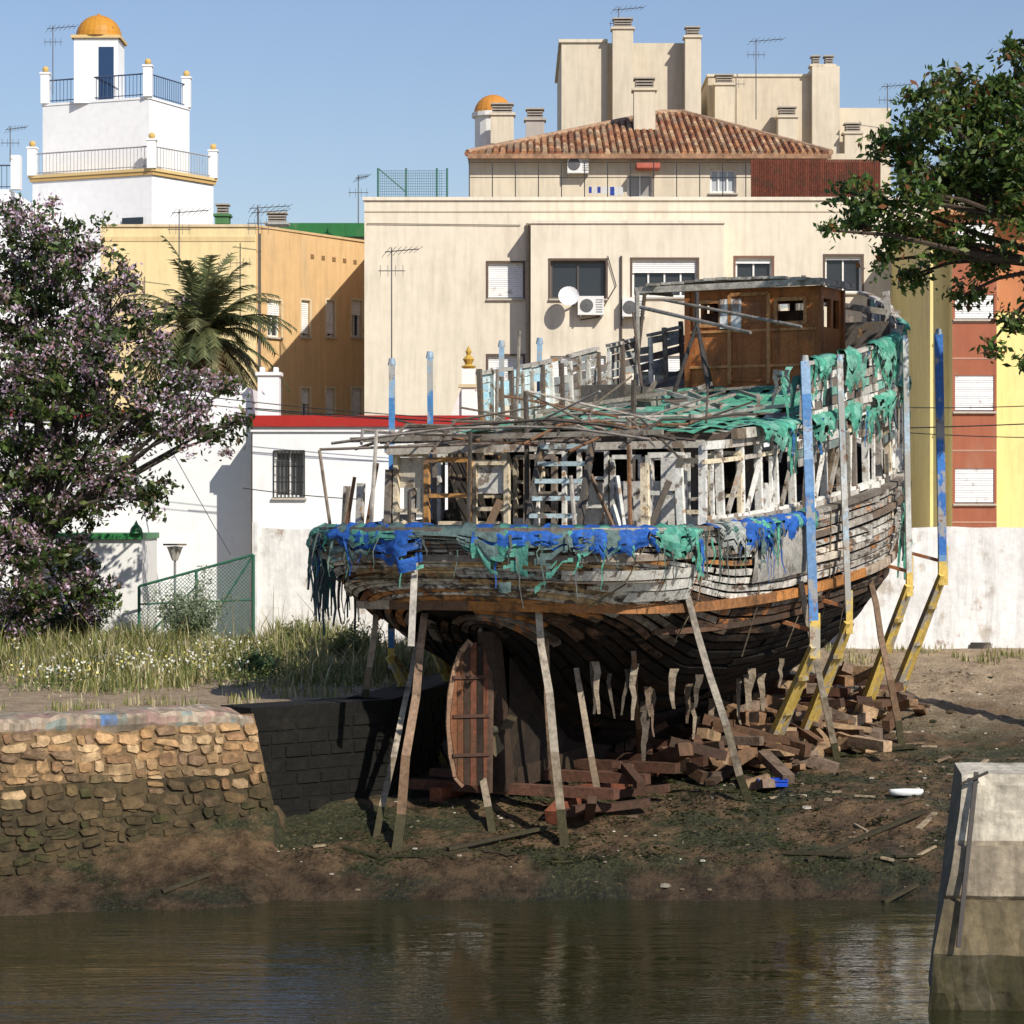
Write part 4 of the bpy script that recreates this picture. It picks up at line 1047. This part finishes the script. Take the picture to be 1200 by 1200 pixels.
for a_,b_ in ((E1,R1),(E2,R2),(R1,R2)): b.path([a_+V(0,0,.06),b_+V(0,0,.06)],.10,.10,(.42,.27,.17),n=8)
b.beam(E1+V(0,-.02,-.06),E2+V(0,-.02,-.06),.12,.14,(.35,.2,.12))
b.build('tile_roof',[M_TILE],ap)
b=MB()
for k in range(60):
    x=lerp(X(880,76.5),X(1032,76.5),k/60); b.box(x,x+.055,76.45,76.5,zt-.1,Z(187,76.5),jit((.14,.04,.022),.2))
b.box(X(880,76.5),X(1032,76.5),76.505,76.53,zt-.1,Z(190,76.5),(.09,.028,.018))
b.build('slatted_screen',[M_WOOD],ap)
b=MB()
for px in(443,476,512,524): b.tube((X(px,76),76,zt-.4),(X(px,76),76,Z(197,76)),.03,.03,(.05,.16,.12))
for k in range(30):
    x=lerp(X(443,76),X(520,76),k/30); b.tube((x,76,zt),(x,76,Z(200,76)),.006,.006,(.06,.15,.12),n=3,caps=False)
for k in range(14):
    z=lerp(zt,Z(200,76),k/13); b.tube((X(443,76),76,z),(X(524,76),76,z),.006,.006,(.06,.15,.12),n=3,caps=False)
b.path([V(X(443,76),76,Z(197,76)),V(X(476,76),76,Z(225,76))],.02,.02,(.05,.16,.12))
for z in(Z(190,76),Z(208,76)): b.tube((X(550,76),76,z),(X(880,76),76,z),.012,.012,(.05,.05,.05),n=4)
for px in range(550,881,27): b.tube((X(px,76),76,zt-.3),(X(px,76),76,Z(190,76)),.015,.015,(.06,.06,.06),n=4)
for k in range(8):
    x=X(690+k*5,77.); b.box(x,x+R.uniform(.08,.13),76.98,77,Z(222,77)-R.uniform(.1,.2),Z(219,77),R.choice([(.02,.02,.03),(.02,.05,.3),(.6,.6,.6),(.02,.03,.1)]))
b.build('terrace_railing',[M_METAL],ap)
def chimney(b,px0,px1,py0,py1,d,col=(.64,.56,.43),dep=.6):
    xa,xb=X(px0,d),X(px1,d); zt=Z(py0,d); b.box(xa,xb,d,d+dep,Z(py1,d),zt-.38,col)
    b.box(xa-.06,xb+.06,d-.06,d+dep+.06,zt-.378,zt-.30,col)
    for k in range(3): b.box(xa+.05,xb-.05,d+.05,d+dep-.05,zt-.28+k*.09,zt-.235+k*.09,(.34,.30,.26))
    for q in(xa+.06,xb-.1): b.box(q,q+.04,d+.08,d+.12,zt-.299,zt-.05,(.2,.17,.14))
    b.box(xa+.0,xb,d,d+dep,zt-.0,zt+.05,(.4,.36,.3))
tw=empty('apartment_tower'); b=MB(); dt=95; TC=(.64,.56,.43)
b.box(X(658,dt),X(712,dt),dt,dt+9,0,Z(50,dt),TC); b.box(X(712,dt)+.003,X(806,dt),dt+.6,dt+9,0,Z(47,dt),TC); b.box(X(806,dt)+.003,X(822,dt),dt+.2,dt+8,0,Z(42,dt),TC)
chimney(b,718,742,22,150,dt-.6); chimney(b,803,821,32,150,dt-.3); 
chimney(b,743,768,92,152,82); chimney(b,575,602,122,168,88); chimney(b,616,638,128,162,88,(.42,.38,.34)); 
b.box(X(658,dt)-.1,X(712,dt)+.0,dt-.08,dt+9,Z(50,dt)+.002,Z(50,dt)+.12,(.66,.59,.46))
b.build('tower_walls',BM,tw)
t2=empty('apartment_tower'); b=MB(); dt=98
b.box(X(830,dt),X(950,dt),dt,dt+8,0,Z(90,dt),(.62,.53,.40)); b.box(X(950,dt)+.003,X(982,dt),dt-.5,dt+8,0,Z(80,dt),(.66,.58,.45)); b.box(X(982,dt)+.003,X(1045,dt),dt+.3,dt+8,0,Z(125,dt),(.64,.56,.43))
b.box(X(830,dt)-.05,X(950,dt)-.01,dt-.06,dt+8,Z(90,dt)+.002,Z(90,dt)+.1,(.66,.59,.46))
chimney(b,838,860,88,150,dt-.9); chimney(b,912,934,126,165,dt-.9); chimney(b,951,962,66,85,dt-.45); chimney(b,966,978,66,85,dt-.4); chimney(b,990,1010,145,180,dt-.9)
b.build('tower_walls',BM,t2)
dm=empty('domed_turret'); b=MB(); dd=90; c=V(X(578,dd),dd,0); r=X(602,dd)-X(578,dd)
b.lathe(c,[(r*.9,10),(r*.9,Z(138,dd)),(r*1.05,Z(138,dd)),(r*1.05,Z(133,dd)),(r*.95,Z(133,dd))],(.78,.77,.73),4,n=16)
b.sphere(V(c.x,c.y,Z(134,dd)),r*.95,(.55,.23,.04),2,n=20,half=True)
b.build('turret_and_dome',BM,dm)

mu=empty('ochre_apartment_building'); b=MB(); d=80.0; zt=Z(266,d)
cA=V(X(118,d),d,0); cB=V(X(300,d),d,0); cC=V(X(428,84.6),84.6,0)
wall(b,cA,UX,NY,0,cB.x-cA.x,0,zt,[],.2,(.80,.64,.34)); b.box(cA.x,cB.x-.02,d-.02,d-.003,zt-.45,zt-.3,(.70,.53,.27)) 
U=(cC-cB); Lm=U.length; U.normalize(); Nn=V(U.y,-U.x,0)
hs=[]
for (a,c,z0,z1) in [(.10,.22,0,0),(.40,.48,0,0),(.63,.71,0,0),(.87,.97,0,0)]:
    for (py0,py1) in ((352,395),(455,500)):
        dd=80+4.6*(a+c)/2; hs.append((a*Lm,c*Lm,Z(py1,dd),Z(py0,dd)))
wall(b,cB,U,Nn,0,Lm,0,zt,hs,.2,(.68,.45,.22))
for i,h in enumerate(hs): window(b,cB,U,Nn,h,.2,shut=.9 if i%3 else .4,bars=1,surround=(.7,.6,.4))
b.face([cA+V(0,0,zt-.3),cB+V(0,0,zt-.3),cC+V(0,0,zt-.3),V(cC.x,95,zt-.3),V(cA.x,95,zt-.3)],(.3,.25,.2))
b.box(cA.x,cB.x+.02,d-.05,d+.25,zt+.001,zt+.08,(.70,.56,.36))
b.hexa([cB+V(0,-.05,zt),cC+Nn*.05+V(0,0,zt),cC-Nn*.3+V(0,0,zt),cB-Nn*.3+V(0,0,zt),cB+V(0,-.05,zt+.07),cC+Nn*.05+V(0,0,zt+.07),cC-Nn*.3+V(0,0,zt+.07),cB-Nn*.3+V(0,0,zt+.07)],(.62,.43,.22))
for k in range(5):
    u=Lm*(.5+.1*k); p=cB+U*u; b.beam(p+Nn*.01+V(0,0,Z(302,82)),p+Nn*.01+V(0,0,Z(297,82)),.16,.02,(.25,.15,.07),2,up=tuple(Nn))
b.tube(cB+U*Lm*.02+Nn*.06,cB+U*Lm*.02+Nn*.06+V(0,0,zt-.2),.04,.04,(.12,.1,.08),2)
b.build('walls_and_windows',BM,mu)
gr=empty('green_roofed_building'); b=MB(); dd=92
b.box(X(330,dd),X(430,dd),dd,dd+6,0,Z(278,dd),(.3,.3,.28)); b.box(X(330,dd)-.1,X(430,dd)+.1,dd-.2,dd+6,Z(278,dd)+.003,Z(262,dd),(.03,.16,.05))
chimney(b,252,268,240,262,86,(.08,.2,.08)); chimney(b,312,336,250,264,88,(.4,.4,.38)); b.build('roof_and_wall',BM,gr)

wt=empty('white_lookout_tower'); b=MB(); WT=(.86,.86,.86)
def plan(pl,pc,pr,dc=98,dl=100.2,dr=101.0):
    A=V(X(pl,dl),dl,0);C=V(X(pc,dc),dc,0);D=V(X(pr,dr),dr,0); return [A,C,D,A+D-C]
def grow(P,k):
    c=sum(P,Vector())/4; return [c+(p-c)*k for p in P]
P1=plan(38,178,250); z1=Z(205,98); b.prism(P1,0,z1,WT,4)
b.prism(grow(P1,1.03),z1+.003,z1+.14,(.55,.36,.14),4); b.prism(grow(P1,1.05),z1+.143,z1+.26,(.66,.48,.22),4)
P2=plan(50,175,222,98.8,100.6,101.6); z2=Z(116,98.8); b.prism(P2,z1+.2,z2,WT,4); b.prism(grow(P2,1.015),z2+.003,z2+.1,WT,4)
c=V(X(116,100.5),100.5,0); r=X(143,100.5)-X(116,100.5)
q=[V(c.x-r*.95,c.y-r*.8,0),V(c.x+r*.95,c.y-r*.8,0),V(c.x+r*.95,c.y+r,0),V(c.x-r*.95,c.y+r,0)]
z3=Z(46,100); b.prism(q,z2,z3,WT,4); b.prism(grow(q,1.12),z3+.002,z3+.12,(.66,.48,.22),4)
b.sphere(V(c.x,c.y,z3+.12),r*1.0,(.55,.25,.03),2,n=24,half=True); b.lathe(V(c.x,c.y,z3+.12+r*.97),[(.1,0),(.06,.08),(.001,.1)],(.5,.22,.03),2)
dy=q[0].y-.004; b.face([(X(115,99.7),dy,z2),(X(133,99.7),dy,z2),(X(133,99.7),dy,Z(56,100)),(X(115,99.7),dy,Z(56,100))],(.02,.05,.12),1)
b.face([(X(145,98.9),98.45,Z(264,98.6)),(X(170,98.6),98.1,Z(264,98.6)),(X(170,98.6),98.1,Z(256,98.6)),(X(145,98.9),98.45,Z(256,98.6))],(.03,.04,.05),1)
b.build('tower_body',BM,wt)
b=MB()
def railing(pa,pb,z,h,col,step=.16,posts=True):
    b.tube(pa+V(0,0,z+h),pb+V(0,0,z+h),.03,.03,col,0,n=5); b.tube(pa+V(0,0,z+.1),pb+V(0,0,z+.1),.02,.02,col,0,n=5)
    n=int((pb-pa).length/step)
    for k in range(n+1): p=pa.lerp(pb,k/n); b.tube(p+V(0,0,z+.02),p+V(0,0,z+h),.012,.012,col,0,n=4,caps=False)
def pier(p,z,h,w=.17):
    b.box(p.x-w,p.x+w,p.y-w,p.y+w,z,z+h,(.82,.82,.81),1); b.box(p.x-w*1.2,p.x+w*1.2,p.y-w*1.2,p.y+w*1.2,z+h+.002,z+h+.07,(.82,.82,.81),1)
    b.sphere(V(p.x,p.y,z+h+.2),.13,(.62,.42,.14),0,n=10)
G=grow(P2,.96); railing(G[0],G[1],z2+.1,.9,(.06,.09,.16)); railing(G[1],G[2],z2+.1,.9,(.06,.09,.16))
for p in G[:3]: pier(p,z2+.1,1.15)
G=grow(P1,1.0); railing(G[0],G[1],z1+.25,.85,(.35,.35,.36)); railing(G[1],G[2],z1+.25,.85,(.35,.35,.36))
for p in G[:3]: pier(p,z1+.25,1.05)
b.build('railings_and_piers',[M_METAL,M_WHITE],wt)
b=MB(); ws=empty('white_house'); b.box(X(-60,96),X(12,96),96,104,0,Z(222,96),WT,4); railing(V(X(-10,96),96,0),V(X(14,96),96,0),Z(222,96),.9,(.08,.1,.15)); b.box(X(13,96),X(24,96),95.9,96.3,Z(222,96),Z(182,96),(.82,.82,.81),4)
b.build('walls_and_rail',BM,ws)

lo=empty('white_house'); b=MB(); d=60.0; O=V(0,d,0); zt=Z(500,d); WC=(.84,.84,.83)
hs=pxh(d,(321,528,357,583),(470,540,500,600),(640,530,680,600))
wall(b,O,UX,NY,X(296,d),X(1010,d),0,zt,hs,.25,WC,4)
for h in hs: window(b,O,UX,NY,h,.25,shut=0,bars=1,glass=(.12,.13,.13))
for h in hs[:1]:
    for k in range(9): x=lerp(h[0],h[1],k/8); b.tube((x,d-.03,h[2]),(x,d-.03,h[3]),.014,.014,(.03,.03,.03),2,n=5)
    for k in range(4): z=lerp(h[2],h[3],k/3); b.tube((h[0],d-.045,z),(h[1],d-.045,z),.012,.012,(.03,.03,.03),2,n=5)
b.box(X(292,d),X(1012,d),d-.14,d+.3,zt+.002,zt+.26,(.42,.025,.02),2); b.box(X(294,d),X(1011,d),d-.06,d+6,zt-.12,zt+.001,WC,4)
b.face([(X(296,d),d+.35,zt+.1),(X(1010,d),d+.35,zt+.1),(X(1010,d),d+8,zt+.3),(X(296,d),d+8,zt+.3)],(.30,.10,.06),3)
b.face([(X(1010,d),d,0),(X(1010,d),d+8,0),(X(1010,d),d+8,zt+.3),(X(1010,d),d,zt+.1)],WC,4)
b.build('walls_and_windows',BM,lo)
b=MB(); xa,xb=X(302,61),X(327,61); b.box(xa,xb,61,61.5,Z(500,61),Z(440,61),WC,4); b.box(xa-.05,xb+.05,60.95,61.55,Z(440,61)+.002,Z(436,61),WC,4)
for q in(xa+.04,xb-.14): b.box(q,q+.1,61.1,61.4,Z(436,61)+.003,Z(430,61),WC,4)
b.build('chimney',BM,lo)
l2=empty('white_house'); b=MB(); d=61.5; O=V(0,d,0); xa,xb=X(-90,d),X(294,d); 
hs=pxh(d,(62,532,100,560),(60,640,100,672))
wall(b,O,UX,NY,xa,xb,0,Z(490,d),hs,.2,WC,4)
for h in hs: window(b,O,UX,NY,h,.2,shut=.3)
zg=Z(490,d); b.face([(X(150,d),d,zg),(xb,d,zg),(xb,d,Z(455,d)),(X(200,d),d,Z(432,d))],WC,4)
b.face([(xb,d,0),(xb,d+7,0),(xb,d+7,Z(455,d)),(xb,d,Z(455,d))],WC,4)
b.face([(xa,d+.01,zg),(xb,d+.01,zg),(xb,d+8,zg+.3),(xa,d+8,zg+.3)],(.35,.1,.05),3)
b.box(xa,X(180,d),d-.1,d+.2,zg+.003,zg+.2,(.42,.03,.02),2)
b.build('walls_and_windows',BM,l2)
ln=empty('garden_shed'); b=MB(); d=57.6
b.box(X(40,d),X(166,d),d,d+2.5,0,Z(632,d),(.80,.79,.76),4); b.box(X(40,d),X(168,d),d-.1,d+2.6,Z(632,d)+.002,Z(625,d),(.03,.20,.06),2); b.lathe(V(X(160,d),d-.05,Z(625,d)),[(.16,0),(.12,.12),(.05,.2),(.001,.3)],(.02,.14,.04),2,n=8)
b.build('walls_and_roof',BM,ln)
b=MB(); d=57.4; c=V(X(205,d),d,Z(657,d))
b.tube((c.x,d,0),c,.03,.03,(.25,.25,.25)); b.lathe(c,[(.06,0),(.08,.04),(.17,.28),(.19,.31),(.001,.33)],(.45,.42,.36),n=6); b.box(c.x-.26,c.x+.26,d-.05,d+.02,c.z+.34,c.z+.38,(.2,.15,.1))
b.build('street_lamp',[M_METAL])
w1=empty('whitewashed_wall'); b=MB(); d=58.6
g=[[(x,d+.02*nz(x*2,z*2),z+(.06*nz(x*1.5) if z>2 else 0)) for x in np.linspace(X(300,d),X(1005,d),60)] for z in(0,.6,1.2,1.9,Z(620,d))]
b.grid(g,(.80,.78,.74),5); g=[[(p[0],p[1]+k,p[2]+.0) for p in g[-1]] for k in(0,.35)]; b.grid(g,(.80,.78,.74),5)
b.box(X(296,d),X(302,d),d-.1,d+.3,0,Z(612,d),(.8,.79,.76),5)
b.build('wall',BM,w1)
w2=empty('whitewashed_wall'); b=MB(); d=56.2
xsw=np.linspace(X(985,d),X(1500,d),120)
g=[[(x,d+.03*nz(x*2,z*2),z+(.04*nz(x*1.2) if z>2 else 0)) for x in xsw] for z in(-.3,.0,.25,.5,.9,1.4,2.0,Z(618,d))]
b.grid(g,(.82,.81,.79),5); g=[[(p[0],p[1]+k,p[2]) for p in g[-1]] for k in(0,.35)]; b.grid(g,(.8,.78,.75),5)
b.face([(X(1135,d),d-.05,.02),(X(1162,d),d-.05,.02),(X(1160,d),d-.05,.14),(X(1137,d),d-.05,.14)],(.05,.045,.04),5)
b.build('wall',BM,w2)
b=MB(); d=56.9; xa,xb=X(163,d),X(297,d); z0,z1,z2=.05,Z(687,d),Z(650,d); GC2=(.03,.13,.08)
for x,z in((xa,z1),(xb,z2),((xa+xb)/2,(z1+z2)/2)): b.tube((x,d,0),(x,d,z),.035,.035,GC2)
b.tube((xa,d,z1),(xb,d,z2),.03,.03,GC2); b.tube((xa,d,z0),(xb,d,z0),.03,.03,GC2); b.tube((xa,d,.95),(xb,d,1.05),.02,.02,GC2)
b.tube((xa,d,z0),((xa+xb)/2,d,z1),.02,.02,GC2); b.tube(((xa+xb)/2,d,z0),(xb,d,z2),.02,.02,GC2)
W_=xb-xa; st=.085
k=-z2
while k<W_:
    for sg in(1,-1):
        n=24
        q=[]
        for i in range(n+1):
            f=i/n; u=k+f*z2 if sg==1 else k+z2-f*z2; zz=f*z2
            if 0<=u<=W_ and zz<=z1+(z2-z1)*u/W_: q.append((u,zz))
        if len(q)>1: b.tube((xa+q[0][0],d,q[0][1]),(xa+q[-1][0],d,q[-1][1]),.007,.007,(.09,.20,.16),n=3,caps=False)
    k+=st
b.build('chain_link_gate',[M_METAL])
yb=empty('yellow_apartment_building'); b=MB(); d=68.0; O=V(0,d,0); YE=(.82,.69,.30); zt=Z(255,d)
xa,xb=X(1090,d),X(1330,d)
hs=pxh(d,(1208,350,1240,372),(1208,440,1240,482))
wall(b,O,UX,NY,xa,xb,0,zt,hs,.2,YE)
for h in hs: window(b,O,UX,NY,h,.2,.6)
b.face([(xa,d,0),(xa,d+12,0),(xa,d+12,zt),(xa,d,zt)],YE); b.face([(xa,d,zt),(xb,d,zt),(xb,d+12,zt),(xa,d+12,zt)],(.4,.3,.2))
d2=67.4; O2=V(0,d2,0); x2,x3=X(1116,d2),X(1168,d2); h=pxh(d2,(1119,345,1165,374),(1119,440,1165,482),(1119,549,1165,590),(1119,262,1165,285))
wall(b,O2,UX,NY,x2,x3,0,Z(258,d2),h,.16,(.36,.12,.065))
for q in h: window(b,O2,UX,NY,q,.16,.96,bars=1,blind=(.78,.77,.75))
for py in(378,420,484,528,593,612): b.box(x2,x3,d2-.012,d2-.002,Z(py,d2)-.025,Z(py,d2)+.025,(.48,.25,.17),2)
for x in(x2,x3): b.face([(x,d2,0),(x,d,0),(x,d,Z(258,d2)),(x,d2,Z(258,d2))],YE)
b.box(X(1095,d),x2-.01,d-.05,d-.002,Z(310,d),Z(262,d),(.45,.17,.07)); b.box(x3+.01,X(1215,d),d-.05,d-.002,Z(365,d),Z(262,d),(.50,.20,.09))
b.box(xa-.1,xb+.1,d2-.1,d+.3,zt+.003,zt+.14,(.5,.25,.12))
b.build('walls_and_windows',BM,yb)
bd=empty('beige_house'); b=MB(); dd=86; b.box(X(1030,dd),X(1400,dd),dd,dd+8,0,Z(235,dd),(.5,.42,.3)); b.box(X(1020,80),X(1300,80),80,85.5,0,Z(250,80),(.6,.52,.4)); b.build('walls',BM,bd)
b=MB(); d=66.; c=V(X(549,d),d,Z(480,d)); k=d/F
b.prism([(c.x-8*k,c.y),(c.x+8*k,c.y),(c.x+8*k,c.y+.3),(c.x-8*k,c.y+.3)],0,c.z+48*k,(.8,.79,.76)); b.box(c.x-12*k,c.x+12*k,d-.05,d+.35,c.z+26*k,c.z+30*k,(.6,.5,.3))
b.face([(c.x-22*k,d+.1,c.z-10*k),(c.x-8*k,d+.1,c.z-10*k),(c.x-8*k,d+.1,c.z+26*k)],(.8,.78,.74)); b.face([(c.x+22*k,d+.1,c.z-10*k),(c.x+8*k,d+.1,c.z-10*k),(c.x+8*k,d+.1,c.z+26*k)],(.8,.78,.74))
b.lathe(V(c.x,d+.15,c.z+48*k),[(.12,0),(.2,.06),(.08,.12),(.15,.25),(.05,.36),(.08,.45),(.001,.6)],(.50,.32,.06),n=10)
b.build('belfry_finial',[M_WHITE])
def antenna(px,pyt,pyb,d,s=1.0,flip=1):
    b=MB(); x=X(px,d); zt_,zb_=Z(pyt,d),Z(pyb,d); c=(.12,.12,.12)
    b.tube((x,d,zb_),(x,d,zt_),.022,.018,c,n=5)
    L_=.9*s; z=zt_-.12; b.tube((x-L_*.25*flip,d,z),(x+L_*flip,d-.2,z+.06),.014,.014,c,n=4)
    for k in range(7):
        q=V(x-L_*.2*flip,d,z).lerp(V(x+L_*flip,d-.2,z+.05),k/6); h=.26-.02*k; b.tube(q+V(-.12,.1,-h*.5),q+V(.12,-.1,h*.5),.008,.008,c,n=3)
    z-=.5; b.tube((x-.35,d,z),(x+.35,d,z),.012,.012,c,n=4)
    for k in range(4): b.tube((x-.3+k*.2,d,z-.15),(x-.3+k*.2,d,z+.15),.008,.008,c,n=3)
    b.build('tv_antenna',[M_METAL])
antenna(62,30,110,97); antenna(725,8,30,95); antenna(886,45,140,97,1.1); antenna(1040,98,130,97); antenna(459,290,480,68,.8); antenna(303,245,430,79,1); antenna(210,245,330,78); antenna(12,148,190,95,.7); antenna(420,205,262,90,.4)
antenna(302,240,266,86,1.2)
b=MB()
def wire(p,q,sag,r=.011):
    pts=[]
    for k in range(15):
        f=k/14; c=Vector(p).lerp(Vector(q),f); c.z-=sag*4*f*(1-f); pts.append(c)
    b.path(pts,r,r,(.03,.03,.03),n=4)
d=59
wire((X(150,d),d,Z(462,d)),(X(700,d),d,Z(492,d)),.25); wire((X(290,d),d,Z(478,d)),(X(1300,d),d,Z(492,d)),.35,.014); wire((X(60,d),d,Z(440,d)),(X(600,d),d,Z(494,d)),.15)
wire((X(285,d),d,Z(572,d)),(X(420,d),d,Z(585,d)),.03); wire((X(170,60.8),60.8,Z(470,60)),(X(270,d),d,Z(650,d)),.02)
wire((X(980,d),d,Z(475,d)),(X(1300,d),d,Z(470,d)),.1); wire((X(980,d),d,Z(500,d)),(X(1300,d),d,Z(512,d)),.1)
b.build('overhead_wires',[M_METAL])

# ------------------------------------------------------------------ world, sun, camera
w=bpy.data.worlds.new('World'); scene.world=w; w.use_nodes=True; nt=w.node_tree
bg=nt.nodes['Background']; sk=nt.nodes.new('ShaderNodeTexSky'); sk.sky_type='NISHITA'; sk.sun_disc=False
EL=math.radians(38); AZ=math.radians(146)
sk.sun_elevation=EL; sk.sun_rotation=AZ; sk.air_density=1.2; sk.dust_density=.4; sk.ozone_density=3.0
tint=mix(nt,1.0,sk.outputs[0],(.98,.935,1.03),'MULTIPLY')
nt.links.new(tint,bg.inputs[0]); bg.inputs[1].default_value=.105
sd=Vector((math.sin(AZ)*math.cos(EL),math.cos(AZ)*math.cos(EL),math.sin(EL)))
l=bpy.data.lights.new('sun','SUN'); l.energy=5.0; l.angle=math.radians(.5); l.color=(1,.94,.84)
so=bpy.data.objects.new('sun',l); scene.collection.objects.link(so); so.rotation_euler=sd.to_track_quat('Z','Y').to_euler(); so.location=(20,-20,40)
cam=bpy.data.cameras.new('camera'); cam.lens=90; cam.sensor_width=36; cam.clip_start=.5; cam.clip_end=5000
co=bpy.data.objects.new('camera',cam); scene.collection.objects.link(co); co.location=(0,0,EYE); co.rotation_euler=(math.radians(90),0,0)
scene.camera=co
scene.view_settings.view_transform='Standard'; scene.view_settings.look='None'; scene.view_settings.exposure=0
